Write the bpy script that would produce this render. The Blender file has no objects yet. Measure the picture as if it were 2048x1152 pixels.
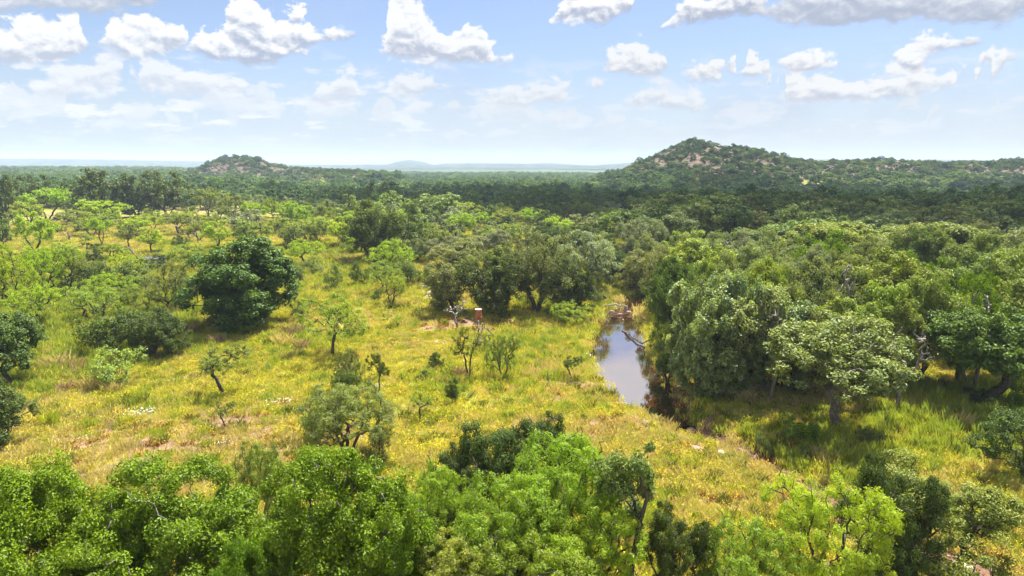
import bpy, math, random
import numpy as np

# ------------------------------------------------------------------ camera, world, sun
SC = bpy.context.scene
COL = SC.collection
F = 1365.0
PITCH = math.radians(10.3)
CAMZ = 15.0
cam_d = bpy.data.cameras.new('camera')
cam_d.sensor_width = 36.0
cam_d.lens = 36.0 * F / 2048.0
cam_d.clip_start = 0.5
cam_d.clip_end = 60000.0
cam = bpy.data.objects.new('camera', cam_d)
COL.objects.link(cam)
cam.location = (0, 0, CAMZ)
cam.rotation_euler = (math.pi / 2 - PITCH, 0, 0)
SC.camera = cam

SUN_EL, SUN_AZ = math.radians(63), math.radians(30)
SUN_DIR = (math.cos(SUN_EL) * math.sin(SUN_AZ), math.cos(SUN_EL) * math.cos(SUN_AZ), math.sin(SUN_EL))
sun_d = bpy.data.lights.new('sun', 'SUN')
sun_d.energy = 5.0
sun_d.angle = math.radians(0.6)
sun_d.color = (1.0, 0.955, 0.88)
sun = bpy.data.objects.new('sun', sun_d)
COL.objects.link(sun)
sun.rotation_euler = (math.pi / 2 - SUN_EL, 0, -SUN_AZ + math.pi)
sun.location = (0, 0, 80)
from mathutils import Vector
sun.rotation_euler = Vector(SUN_DIR).to_track_quat('Z', 'Y').to_euler()

SC.view_settings.view_transform = 'Standard'
SC.view_settings.look = 'None'
SC.view_settings.gamma = 1.0
SC.view_settings.exposure = 1.72
SC.view_settings.use_curve_mapping = False
SC.cycles.max_bounces = 7
SC.cycles.diffuse_bounces = 1
SC.cycles.glossy_bounces = 3
SC.cycles.transmission_bounces = 4
SC.cycles.transparent_max_bounces = 6
SC.cycles.volume_bounces = 1
SC.cycles.use_adaptive_sampling = True
SC.cycles.adaptive_threshold = 0.02
SC.cycles.sample_clamp_indirect = 6.0


def ray(px, py):
    cx, cy = (px - 1024) / F, (576 - py) / F
    return np.array([cx, math.cos(PITCH) + cy * math.sin(PITCH), -math.sin(PITCH) + cy * math.cos(PITCH)])


class NT:
    """small helper to wire node trees"""
    def __init__(self, tree):
        self.t = tree
        tree.nodes.clear()

    def n(self, typ, ins=None, **props):
        nd = self.t.nodes.new(typ)
        for k, v in props.items():
            setattr(nd, k, v)
        for k, v in (ins or {}).items():
            s = nd.inputs[k]
            if isinstance(v, bpy.types.NodeSocket):
                self.t.links.new(v, s)
            else:
                s.default_value = v
        return nd

    def m(self, op, a, b=None, c=None, clamp=False):
        nd = self.t.nodes.new('ShaderNodeMath')
        nd.operation = op
        nd.use_clamp = clamp
        for i, v in enumerate((a, b, c)):
            if v is None:
                continue
            if isinstance(v, bpy.types.NodeSocket):
                self.t.links.new(v, nd.inputs[i])
            else:
                nd.inputs[i].default_value = v
        return nd.outputs[0]

    def mix(self, f, a, b, blend='MIX'):
        nd = self.t.nodes.new('ShaderNodeMix')
        nd.data_type = 'RGBA'
        nd.blend_type = blend
        for i, v in ((0, f), (6, a), (7, b)):
            if isinstance(v, bpy.types.NodeSocket):
                self.t.links.new(v, nd.inputs[i])
            else:
                nd.inputs[i].default_value = (tuple(v) + (1,))[:4] if i else v
        return nd.outputs[2]

    def smooth(self, v, lo, hi):
        nd = self.t.nodes.new('ShaderNodeMapRange')
        nd.interpolation_type = 'SMOOTHSTEP'
        self.t.links.new(v, nd.inputs[0])
        nd.inputs[1].default_value = lo
        nd.inputs[2].default_value = hi
        return nd.outputs[0]

    def noise(self, vec, scale, detail=4, rough=0.5, dist=0.0, lac=2.0):
        nd = self.n('ShaderNodeTexNoise', {'Scale': scale, 'Detail': detail, 'Roughness': rough, 'Distortion': dist, 'Lacunarity': lac})
        if vec is not None:
            self.t.links.new(vec, nd.inputs['Vector'])
        return nd.outputs[0]


def az_te(px, py):
    d = ray(px, py)
    return math.atan2(d[0], d[1]), d[2] / math.hypot(d[0], d[1])


# clouds seen in the photograph: (x, y of the top, y of the base); each run of points is one cloud
CLOUD_LAYERS = [
    [  # faint low ones first
        [(-70, 160, 236), (20, 140, 238), (80, 150, 240), (130, 180, 236)],
        [(-60, 215, 270), (60, 205, 262), (170, 215, 250)], [(330, 195, 258), (400, 180, 262), (470, 172, 262), (560, 198, 258)], [(180, 235, 262), (300, 215, 258), (360, 235, 255)],
        [(372, 205, 216), (400, 185, 222), (450, 182, 225), (480, 192, 228), (525, 165, 220), (560, 172, 222), (602, 205, 215)],
        [(585, 215, 235), (620, 200, 246), (650, 215, 244), (690, 198, 240), (712, 220, 232)],
        [(722, 225, 235), (760, 198, 244), (800, 220, 240)], [(806, 222, 232), (830, 208, 232), (858, 220, 230)],
        [(870, 215, 222), (905, 194, 226), (930, 215, 224)], [(945, 225, 250), (985, 195, 255), (1050, 200, 250), (1100, 230, 255), (1150, 222, 250)],
        [(1180, 250, 255), (1230, 228, 262), (1290, 240, 262)], [(1395, 240, 244), (1430, 222, 250), (1478, 240, 246)],
        [(1280, 262, 266), (1330, 248, 272), (1375, 262, 268)], [(1900, 240, 244), (1950, 226, 252), (2000, 232, 250), (2050, 242, 247)], [(1640, 268, 272), (1700, 252, 278), (1780, 258, 277), (1850, 270, 274)], [(1560, 240, 243), (1600, 233, 249), (1650, 238, 246)], [(1695, 225, 232), (1730, 217, 236), (1762, 226, 233)],
        [(1765, 208, 214), (1805, 198, 216), (1835, 182, 217), (1870, 188, 216), (1902, 202, 208)],
        [(1968, 198, 204), (2005, 184, 208), (2036, 196, 203)]],
    [
        [(60, 160, 185), (105, 130, 192), (160, 122, 196), (200, 98, 196), (235, 118, 190), (262, 132, 188)],
        [(262, 135, 180), (290, 112, 190), (330, 128, 196), (380, 150, 198), (440, 140, 196), (495, 158, 180)],
        [(590, 192, 200), (620, 180, 206), (660, 170, 206), (700, 134, 204), (722, 175, 200), (760, 185, 196)],
        [(758, 178, 184), (775, 145, 190), (800, 138, 192), (830, 142, 190), (865, 158, 178)],
        [(955, 198, 206), (980, 176, 210), (1010, 166, 212), (1060, 160, 212), (1120, 166, 208), (1168, 180, 200)],
        [(1170, 172, 176), (1190, 152, 180), (1212, 170, 177)],
        [(1228, 200, 206), (1270, 186, 216), (1300, 168, 222), (1325, 161, 226), (1350, 184, 226), (1395, 186, 228), (1420, 212, 220)]],
    [
        [(1548, 182, 190), (1570, 152, 200), (1610, 142, 206), (1650, 128, 206), (1690, 150, 204), (1712, 158, 198), (1730, 138, 196), (1770, 136, 198),
         (1800, 150, 196), (1830, 146, 192), (1870, 150, 190), (1900, 130, 188), (1950, 134, 184), (1990, 124, 182), (2030, 145, 178), (2070, 150, 170)],
        [(1202, 122, 140), (1215, 108, 150), (1245, 104, 153), (1262, 88, 153), (1290, 92, 153), (1328, 118, 146)],
        [(1355, 140, 150), (1375, 122, 160), (1405, 117, 162), (1445, 128, 162), (1480, 148, 158)],
        [(1462, 126, 146), (1476, 120, 152), (1498, 112, 152), (1525, 110, 152), (1545, 118, 150), (1560, 126, 142)],
        [(1948, 112, 122), (1962, 104, 126), (1985, 99, 126), (2012, 100, 126), (2034, 110, 122)]],
    [
        [(-80, 50, 120), (0, 55, 132), (40, 30, 134), (100, 32, 128), (150, 28, 118), (168, 70, 108), (182, 90, 98)],
        [(184, 82, 92), (215, 68, 98), (250, 40, 112), (300, 24, 116), (335, 45, 112), (372, 70, 104)],
        [(1552, 122, 130), (1575, 104, 140), (1620, 98, 146), (1650, 104, 148), (1690, 126, 140), (1710, 128, 134)],
        [(1780, 108, 114), (1800, 100, 132), (1815, 76, 138), (1850, 52, 126), (1875, 60, 108), (1905, 80, 102), (1962, 80, 92)],
        [(748, 96, 102), (770, 84, 118), (782, -10, 126), (812, -16, 130), (845, 4, 132), (868, 44, 134), (900, 60, 134), (925, 54, 134), (965, 60, 136), (980, 88, 138), (1030, 104, 124)]],
    [
        [(360, 92, 104), (395, 78, 118), (428, 50, 122), (462, 5, 126), (500, -8, 130), (525, 16, 128), (560, 28, 122), (590, 6, 114), (622, 36, 104), (650, 60, 92), (708, 66, 76)],
        [(1100, 40, 48), (1130, -20, 52), (1200, -30, 52), (1262, 0, 30)],
        [(1322, 50, 62), (1350, 12, 56), (1380, -15, 50), (1440, -20, 44), (1500, -25, 36), (1540, -25, 22)]],
    [
        [(-90, -60, 22), (60, -60, 20), (200, -60, 28), (330, -40, 14)],
        [(1490, 20, 30), (1530, 0, 42), (1600, -25, 54), (1700, -40, 58), (1800, -40, 52), (1900, -50, 46), (2000, -50, 52), (2110, -50, 50)]],
]
AZ_MAX = 0.75
TE_LO, TE_RANGE = -0.03, 0.40

world = bpy.data.worlds.new('World')
SC.world = world
world.use_nodes = True
W = NT(world.node_tree)
geo = W.n('ShaderNodeNewGeometry')
inc = W.n('ShaderNodeVectorMath', {0: geo.outputs['Incoming']}, operation='SCALE')
inc.inputs['Scale'].default_value = -1.0
sep = W.n('ShaderNodeSeparateXYZ', {0: inc.outputs[0]})
X, Y, Z = sep.outputs
azn = W.m('ARCTAN2', X, Y)
hyp = W.m('SQRT', W.m('MAXIMUM', W.m('SUBTRACT', 1.0, W.m('MULTIPLY', Z, Z)), 1e-4))
ten = W.m('DIVIDE', Z, hyp)
azf = W.m('DIVIDE', W.m('PINGPONG', W.m('ADD', azn, AZ_MAX), 2 * AZ_MAX), 2 * AZ_MAX)
cv = W.n('ShaderNodeCombineXYZ', {0: azn, 1: W.m('MULTIPLY', ten, 1.5), 2: 0.37})
nA = W.noise(cv.outputs[0], 26.0, 9, 0.62, 0.3)
cv2 = W.n('ShaderNodeCombineXYZ', {0: W.m('ADD', azn, 0.0035), 1: W.m('ADD', W.m('MULTIPLY', ten, 1.5), 0.011), 2: 0.37})
nB = W.noise(cv2.outputs[0], 26.0, 5, 0.55, 0.3)
vor = W.n('ShaderNodeTexVoronoi', {'Vector': cv.outputs[0], 'Scale': 75.0, 'Smoothness': 0.5}, feature='SMOOTH_F1')
nL = W.noise(cv.outputs[0], 6.0, 3, 0.5)
warp = W.m('ADD', W.m('MULTIPLY', W.m('SUBTRACT', nA, 0.46), 0.10), W.m('MULTIPLY', W.m('SUBTRACT', 0.42, vor.outputs['Distance']), 0.010))
grad = W.m('SUBTRACT', nA, nB)
hrz = W.m('MULTIPLY', W.m('SUBTRACT', W.noise(cv.outputs[0], 14.0, 3, 0.5, 0.0), 0.5), 0.014)
azw = W.m('ADD', azf, hrz)

sky = W.n('ShaderNodeTexSky', sky_type='NISHITA', sun_disc=False, sun_elevation=SUN_EL, sun_rotation=SUN_AZ,
          altitude=300.0, air_density=1.0, dust_density=1.2, ozone_density=1.3)
color = W.mix(1.0, sky.outputs[0], (0.79, 0.80, 0.90), 'MULTIPLY')
# broad veil of thin humid air low in the sky and thin streaks
veil = W.m('MULTIPLY', W.smooth(ten, 0.17, -0.03), 0.60)
streak = W.m('MULTIPLY', W.smooth(nL, 0.42, 0.75), W.smooth(ten, 0.30, 0.05))
veil = W.m('MINIMUM', W.m('ADD', veil, W.m('MULTIPLY', streak, 0.35)), 0.92)
SKY_GAIN = 0.575
color = W.mix(veil, color, (3.45, 3.9, 4.75))


lowv = W.n('ShaderNodeCombineXYZ', {0: azn, 1: W.m('MULTIPLY', ten, 3.2), 2: 7.7})
nC = W.noise(lowv.outputs[0], 17.0, 6, 0.58, 0.2)
lc = W.m('MULTIPLY', W.smooth(nC, 0.50, 0.62), W.m('MULTIPLY', W.smooth(ten, 0.015, 0.06), W.smooth(ten, 0.17, 0.09)))
leftw = W.m('ADD', 0.6, W.m('MULTIPLY', W.smooth(azn, 0.05, -0.35), 0.5))
color = W.mix(W.m('MULTIPLY', lc, leftw), color, (5.4, 5.5, 5.75))


def curve_node(pts, xin):
    nd = W.t.nodes.new('ShaderNodeFloatCurve')
    c = nd.mapping.curves[0]
    pts = sorted(pts)
    out = []
    for x, y in pts:
        x, y = min(max(x, 0.0), 1.0), min(max(y, 0.0), 1.0)
        if out and x - out[-1][0] < 1e-4:
            x = out[-1][0] + 1e-4
        out.append((x, y))
    c.points[0].location = out[0]
    c.points[1].location = out[-1]
    for p in out[1:-1]:
        c.points.new(*p)
    for p in c.points:
        p.handle_type = 'VECTOR'
    nd.mapping.update()
    W.t.links.new(xin, nd.inputs['Value'])
    return nd.outputs[0]


def conv(px, py):
    a, t = az_te(px, py)
    return (a + AZ_MAX) / (2 * AZ_MAX), (t - TE_LO) / TE_RANGE


for li, layer in enumerate(CLOUD_LAYERS):
    tops, bots = [], []
    layer = sorted(layer, key=lambda c: c[0][0])
    prev = None
    for cl in layer:
        x0, x1 = cl[0][0], cl[-1][0]
        m0 = (cl[0][1] + cl[0][2]) / 2
        m1 = (cl[-1][1] + cl[-1][2]) / 2
        for lst in (tops, bots):
            lst.append(conv(x0 - 6, m0))
            if prev is None:
                lst.append((0.0, conv(x0, m0)[1]))
        for (x, a, b) in cl:
            tops.append(conv(x, a))
            bots.append(conv(x, b))
        for lst in (tops, bots):
            lst.append(conv(x1 + 6, m1))
        prev = cl
    for lst in (tops, bots):
        lst.append((1.0, lst[-1][1]))
    top = W.m('MULTIPLY_ADD', curve_node(tops, azw), TE_RANGE, TE_LO)
    bot = W.m('MULTIPLY_ADD', curve_node(bots, azw), TE_RANGE, TE_LO)
    thick = W.m('MAXIMUM', W.m('SUBTRACT', top, bot), 0.0)
    k = W.m('MINIMUM', W.m('DIVIDE', thick, 0.022), 1.0)
    dt = W.m('ADD', W.m('SUBTRACT', top, ten), W.m('MULTIPLY', warp, k))
    db = W.m('ADD', W.m('SUBTRACT', ten, bot), W.m('MULTIPLY', W.m('MULTIPLY', warp, k), 0.45))
    soft = 0.008 if li > 1 else 0.012
    al = W.m('MULTIPLY', W.smooth(dt, 0.0, soft), W.smooth(db, -0.001, 0.010))
    al = W.m('MULTIPLY', al, W.smooth(thick, 0.001, 0.008))
    al = W.m('MULTIPLY', al, (0.75, 0.9, 0.95, 0.95, 0.97, 0.9)[li])
    v = W.m('DIVIDE', W.m('SUBTRACT', ten, bot), W.m('MAXIMUM', thick, 0.015))
    lit = W.m('ADD', v, W.m('ADD', W.m('MULTIPLY', grad, 2.8), W.m('MULTIPLY', W.m('SUBTRACT', nL, 0.5), 0.7)))
    lit = W.smooth(lit, -0.05, 0.75 if li < 5 else 1.3)
    g = ((7.6, 8.2, 8.9), (7.0, 7.5, 8.4), (6.4, 6.9, 7.9), (5.6, 6.1, 7.3), (4.8, 5.4, 6.8), (5.0, 5.5, 6.6))[li]
    w = ((8.8, 9.1, 9.4), (9.6, 9.8, 10.0), (10.4, 10.4, 10.4), (10.8, 10.8, 10.8), (11, 11, 11), (10.2, 10.3, 10.4))[li]
    g = tuple(c * SKY_GAIN for c in g)
    w = tuple(c * SKY_GAIN for c in w)
    color = W.mix(al, color, W.mix(lit, g, w))
# the same kind of broken cumulus goes on above and behind
pz = W.m('ADD', W.m('MAXIMUM', Z, 0.0), 0.08)
pv = W.n('ShaderNodeCombineXYZ', {0: W.m('DIVIDE', X, pz), 1: W.m('DIVIDE', Y, pz), 2: 3.1})
nU = W.noise(pv.outputs[0], 1.5, 6, 0.55)
au = W.m('MULTIPLY', W.smooth(nU, 0.40, 0.50), W.smooth(ten, 0.24, 0.30))
color = W.mix(W.m('MULTIPLY', au, 0.9), color, W.mix(W.smooth(nU, 0.60, 0.82), (10.0 * SKY_GAIN,) * 3, (8.4 * SKY_GAIN, 8.8 * SKY_GAIN, 9.4 * SKY_GAIN)))
bg = W.n('ShaderNodeBackground', {'Color': color, 'Strength': 0.05})
W.n('ShaderNodeOutputWorld', {'Surface': bg.outputs[0]})
world.cycles.sampling_method = 'MANUAL'
world.cycles.sample_map_resolution = 512


# ------------------------------------------------------------------ numpy noise and terrain
def _h(ix, iy, s):
    v = (ix * 374761393 + iy * 668265263 + s * 1442695041) & 0xFFFFFFFF
    v = ((v ^ (v >> 13)) * 1274126177) & 0xFFFFFFFF
    v = v ^ (v >> 16)
    return (v & 0xFFFFFF) / float(0xFFFFFF)


def vnoise(x, y, s=0):
    x, y = np.asarray(x, float), np.asarray(y, float)
    ix, iy = np.floor(x).astype(np.int64), np.floor(y).astype(np.int64)
    fx, fy = x - ix, y - iy
    fx, fy = fx * fx * (3 - 2 * fx), fy * fy * (3 - 2 * fy)
    a = _h(ix, iy, s) * (1 - fx) + _h(ix + 1, iy, s) * fx
    b = _h(ix, iy + 1, s) * (1 - fx) + _h(ix + 1, iy + 1, s) * fx
    return a * (1 - fy) + b * fy


def fbm(x, y, s=0, o=4, g=0.5):
    r, a, t = 0, 1.0, 0
    for i in range(o):
        r = r + a * vnoise(x * 2 ** i + 17.3 * i, y * 2 ** i - 9.1 * i, s + i)
        t += a
        a *= g
    return r / t


def sstep(v, lo, hi):
    t = np.clip((v - lo) / (hi - lo), 0, 1)
    return t * t * (3 - 2 * t)


WATER_Z = -0.85


def plane_pt(px, py, z):
    d = ray(px, py)
    t = (z - CAMZ) / d[2]
    return d[0] * t, d[1] * t


CREEK_PX = [(1330, 560, 1.2, 0.97), (1275, 600, 1.3, 0.97), (1240, 628, 1.9, 1.0), (1234, 680, 2.6, 1.0), (1250, 740, 2.5, 1.0), (1290, 790, 1.9, 1.0), (1322, 822, 1.35, 1.0), (1356, 850, 0.9, 0.95),
            (1400, 866, 0.8, 0.8), (1480, 893, 0.7, 0.75), (1560, 925, 0.7, 0.75), (1625, 975, 0.8, 0.7), (1700, 1040, 0.9, 0.45), (1800, 1092, 1.0, 0.45), (1940, 1140, 1.0, 0.5), (2150, 1220, 1.0, 0.5)]
CREEK = []
for (px, py, hw, dp) in CREEK_PX:
    x, y = plane_pt(px, py, WATER_Z if dp > 0.9 else -0.6)
    CREEK.append((x, y, hw, dp))
CREEK = np.array(CREEK)


def creek_dist(x, y):
    x, y = np.asarray(x, float), np.asarray(y, float)
    best = np.full(x.shape, 1e9)
    dep = np.zeros(x.shape)
    for i in range(len(CREEK) - 1):
        ax, ay, wa, da = CREEK[i]
        bx, by, wb, db = CREEK[i + 1]
        t = np.clip(((x - ax) * (bx - ax) + (y - ay) * (by - ay)) / ((bx - ax) ** 2 + (by - ay) ** 2), 0, 1)
        d = np.hypot(x - ax - t * (bx - ax), y - ay - t * (by - ay)) - (wa + (wb - wa) * t)
        m = d < best
        best = np.where(m, d, best)
        dep = np.where(m, da + (db - da) * t, dep)
    return best, dep


R_DEPTH, L_DEPTH = 640.0, 620.0
HR_X = [1150, 1200, 1240, 1275, 1310, 1345, 1372, 1400, 1440, 1480, 1530, 1575, 1620, 1680, 1760, 1840, 1900, 1980, 2048, 2150, 2400]
HR_Y = [385, 362, 347, 330, 313, 297, 288, 292, 298, 302, 313, 325, 328, 325, 326, 329, 330, 329, 325, 330, 350]
HL_X = [360, 405, 430, 455, 480, 500, 520, 545, 575, 610, 640, 670, 720, 790]
HL_Y = [345, 336, 325, 318, 314, 313, 318, 325, 333, 336, 334, 338, 342, 352]


def terrain(x, y):
    x, y = np.asarray(x, float), np.asarray(y, float)
    r = np.hypot(x, y)
    z = (fbm(x / 22, y / 22, 3, 3) - 0.5) * 0.9 * sstep(r, 12, 40) + (fbm(x / 3.1, y / 3.1, 9, 3) - 0.5) * 0.22
    z = z + (fbm(x / 160, y / 160, 21, 3) - 0.5) * 5 * sstep(r, 150, 600)
    # left side of the plain lies slightly higher far away
    px = 1024 + F * x / np.maximum(y, 1.0)
    z = z + 5.0 * sstep(y, 350, 1200) * sstep(-px, -650, -100)
    z = z - 6.5 * sstep(y, 140, 380) * sstep(px, 420, 760) - 2.5 * sstep(y, 200, 420) * sstep(px, 1050, 1300)
    c, dep = creek_dist(x, y)
    c = c + (fbm(x / 1.7, y / 1.7, 33, 3) - 0.5) * 1.1
    zc = np.where(dep > 0.9, WATER_Z - 0.35, -1.3 * dep)
    wall = np.where(dep > 0.9, 1.9, 1.5)
    f = 1 - sstep(c, -0.9, wall)
    z = z * (1 - f) + zc * f
    # wide gentle slope of the left bank
    z = z - 0.45 * (1 - sstep(c, 1.0, 7.0)) * (1 - f)
    lump = (fbm(x / 17, y / 17, 51, 4) - 0.5) * 7
    front = lambda dep0, s0: np.where(y < dep0, np.exp(-((y - dep0) / s0) ** 2), np.exp(-((y - dep0) / 220) ** 2))
    fr = front(R_DEPTH, 110)
    hr = (CAMZ + (328 - np.interp(px, HR_X, HR_Y)) / F * R_DEPTH + 10) * fr - 10
    hr = np.where((px > 1120) & (px < 2500), hr, -30)
    fl = front(L_DEPTH, 62)
    hl = (CAMZ + (328 - np.interp(px, HL_X, HL_Y)) / F * L_DEPTH + 7) * fl - 10
    hl = np.where((px > 340) & (px < 800), hl, -30)
    hh = np.maximum(hr, hl)
    hh = hh + lump * 1.3 * sstep(hh, 2, 16)
    z = np.where(y > 200, np.maximum(z, hh), z)
    return z


def G(px, py):
    d = ray(px, py)
    z = 0.0
    for _ in range(12):
        t = (z - CAMZ) / d[2]
        x, y = d[0] * t, d[1] * t
        z = 0.5 * z + 0.5 * float(terrain(np.array([x]), np.array([y]))[0])
    return x, y, float(terrain(np.array([x]), np.array([y]))[0])


def project(x, y, z):
    dz = z - CAMZ
    depth = y * math.cos(PITCH) - dz * math.sin(PITCH)
    up = y * math.sin(PITCH) + dz * math.cos(PITCH)
    return 1024 + F * x / depth, 576 - F * up / depth, depth


def blob(x, y, px, py, rpx, rpy):
    """weight 1 inside an elliptic patch of the meadow whose centre is seen at px, py"""
    cx, cy = plane_pt(px, py, -0.2)
    _, y0 = plane_pt(px, py - rpy, -0.2)
    _, y1 = plane_pt(px, py + rpy, -0.2)
    rx = rpx / F * math.hypot(cy, CAMZ)
    ry = abs(y0 - y1) / 2
    w = (fbm(x / 2.3 + px, y / 2.3, 71, 4) - 0.5) * 1.1
    d = np.sqrt(((x - cx) / rx) ** 2 + ((y - cy) / ry) ** 2) + w
    return 1 - sstep(d, 0.7, 1.25)


TRAILS = [[plane_pt(a, b, 0) for a, b in t] for t in ([(640, 520), (700, 580), (800, 640), (930, 660), (1060, 700), (1120, 790), (1240, 880), (1360, 980), (1480, 1100)], [(930, 660), (780, 680), (590, 760), (420, 860), (250, 900), (60, 960)], [(400, 470), (470, 455), (600, 540), (640, 620)])]


def cover(x, y):
    """soil, dry, flower, lush weights of the ground cover"""
    x, y = np.asarray(x, float), np.asarray(y, float)
    r = np.hypot(x, y)
    n1, n2, n3 = fbm(x / 5, y / 5, 81, 4), fbm(x / 9, y / 9, 91, 4), fbm(x / 1.3, y / 1.3, 95, 3)
    B = lambda *a: blob(x, y, *a)
    soil = np.maximum.reduce([0.66 * B(350, 880, 230, 50), 0.6 * B(560, 905, 140, 42), 0.95 * B(930, 652, 105, 16), 0.5 * B(1130, 800, 60, 25),
                              0.6 * B(1420, 895, 50, 20), 0.4 * B(1540, 930, 50, 20), 0.5 * B(1640, 985, 50, 30), 1.0 * B(1870, 1110, 120, 34), 0.9 * B(1660, 1130, 50, 20),
                              0.8 * B(855, 582, 28, 9), 0.45 * B(720, 800, 70, 16), 0.55 * B(1480, 1010, 90, 30), 0.8 * B(1330, 760, 50, 40),
                              0.6 * B(225, 470, 60, 6), 0.5 * B(880, 690, 70, 18), 0.5 * B(1980, 1060, 70, 40)])
    c, dep = creek_dist(x, y)
    soil = np.maximum(soil, (1 - sstep(c + (n3 - 0.5) * 1.4, 0.0, 0.8)) * np.where(dep > .9, .95, .85))
    soil = np.maximum(soil, 0.75 * sstep(n3 + 0.35 * n1, 0.76, 0.88))
    for trail in TRAILS:
        for (ax, ay), (bx_, by_) in zip(trail[:-1], trail[1:]):
            t = np.clip(((x - ax) * (bx_ - ax) + (y - ay) * (by_ - ay)) / ((bx_ - ax) ** 2 + (by_ - ay) ** 2), 0, 1)
            dd = np.hypot(x - ax - t * (bx_ - ax), y - ay - t * (by_ - ay)) + (n3 - .5) * .9
            soil = np.maximum(soil, 0.8 * (1 - sstep(dd, 0.12, 0.5)) * sstep(n1, .3, .5))
    lush = np.maximum.reduce([0.95 * B(150, 640, 330, 110), 0.9 * B(1950, 840, 220, 70), 0.6 * B(60, 720, 120, 60), 0.8 * B(1700, 900, 140, 60), 0.5 * B(600, 560, 200, 60), 0.5 * B(1200, 560, 60, 60)])
    lush = np.clip(lush + 0.5 * sstep(n2, 0.56, 0.70), 0, 1)
    flower = np.clip(0.25 + np.maximum.reduce([0.75 * B(780, 740, 330, 60), 0.75 * B(600, 740, 200, 60), 0.7 * B(850, 900, 200, 90), 0.5 * B(1380, 1060, 160, 60), 0.6 * B(430, 530, 150, 25), 0.5 * B(2000, 980, 100, 60)]) * sstep(n1, 0.30, 0.55), 0, 1)
    dry = np.clip(0.15 + np.maximum.reduce([0.8 * B(1330, 920, 230, 90), 0.6 * B(1130, 740, 110, 60), 0.6 * B(400, 900, 350, 80), 0.7 * B(1950, 1020, 180, 90), 0.5 * B(250, 460, 300, 16)]) + 0.5 * sstep(n2, 0.5, 0.38), 0, 1)
    return soil, dry, flower, lush


# ------------------------------------------------------------------ mesh helpers
def mesh_from(name, verts, faces, quads=True, attr=None, mats=None, matidx=None, smooth=False):
    me = bpy.data.meshes.new(name)
    verts = np.ascontiguousarray(verts, dtype=np.float32)
    k = faces.shape[1]
    nf = len(faces)
    me.vertices.add(len(verts))
    me.vertices.foreach_set('co', verts.ravel())
    me.loops.add(nf * k)
    me.loops.foreach_set('vertex_index', np.ascontiguousarray(faces, dtype=np.int32).ravel())
    me.polygons.add(nf)
    me.polygons.foreach_set('loop_start', np.arange(0, nf * k, k, dtype=np.int32))
    me.polygons.foreach_set('loop_total', np.full(nf, k, dtype=np.int32))
    for m in mats or ():
        me.materials.append(m)
    if matidx is not None:
        me.polygons.foreach_set('material_index', np.ascontiguousarray(matidx, dtype=np.int32))
    me.update(calc_edges=True)
    me.polygons.foreach_set('use_smooth', np.full(nf, bool(smooth)))
    for nm, val in (attr or {}).items():
        a = me.attributes.new(nm, 'FLOAT', 'POINT')
        a.data.foreach_set('value', np.ascontiguousarray(val, dtype=np.float32))
    return me


def link(name, me, parent=None, loc=None, **props):
    o = bpy.data.objects.new(name, me)
    COL.objects.link(o)
    if parent is not None:
        o.parent = parent
    if loc is not None:
        o.location = loc
    for k, v in props.items():
        o[k] = v
    return o


# ------------------------------------------------------------------ materials
def new_mat(name):
    m = bpy.data.materials.new(name)
    m.use_nodes = True
    return m, NT(m.node_tree)


def leaf_mat(name, base=None, trans=0.46, gloss=0.015, warm=(1.22, 1.20, 0.75), cool=(0.72, 0.86, 0.95), tr_tint=(1.35, 1.45, 0.42), far=False):
    m, t = new_mat(name)
    oi = t.n('ShaderNodeObjectInfo')
    at = t.n('ShaderNodeAttribute', attribute_name='rnd')
    c = oi.outputs['Color'] if base is None else t.mix(0.0, base, base)
    f = at.outputs['Fac']
    c1 = t.mix(f, cool, warm)
    c = t.mix(1.0, c, c1, 'MULTIPLY')
    if far:
        c2 = t.mix(oi.outputs['Random'], (0.65, 0.75, 0.9), (1.45, 1.3, 0.85))
        c = t.mix(1.0, c, c2, 'MULTIPLY')
    else:
        c2 = t.mix(oi.outputs['Random'], (0.9, 0.93, 1.0), (1.12, 1.08, 0.9))
        c = t.mix(1.0, c, c2, 'MULTIPLY')
    d = t.n('ShaderNodeBsdfDiffuse', {'Color': c})
    tc = t.mix(1.0, c, tr_tint, 'MULTIPLY')
    tl = t.n('ShaderNodeBsdfTranslucent', {'Color': tc})
    a = t.n('ShaderNodeMixShader', {0: 0.5 * trans, 1: d.outputs[0], 2: tl.outputs[0]})
    gl = t.n('ShaderNodeBsdfGlossy', {'Color': (0.9, 0.95, 1.0, 1), 'Roughness': 0.5})
    b = t.n('ShaderNodeMixShader', {0: gloss, 1: a.outputs[0], 2: gl.outputs[0]})
    t.n('ShaderNodeOutputMaterial', {'Surface': b.outputs[0]})
    return m


def bark_mat(name, c0, c1, scale=9.0):
    m, t = new_mat(name)
    tc = t.n('ShaderNodeTexCoord')
    mp = t.n('ShaderNodeMapping', {'Vector': tc.outputs['Object'], 'Scale': (1, 1, 0.25)})
    n = t.noise(mp.outputs[0], scale, 5, 0.65)
    c = t.mix(t.smooth(n, 0.35, 0.7), c0, c1)
    bp = t.n('ShaderNodeBump', {'Height': n, 'Strength': 0.8, 'Distance': 0.04})
    b = t.n('ShaderNodeBsdfPrincipled', {'Base Color': c, 'Roughness': 0.9, 'Normal': bp.outputs[0]})
    t.n('ShaderNodeOutputMaterial', {'Surface': b.outputs[0]})
    return m


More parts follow.
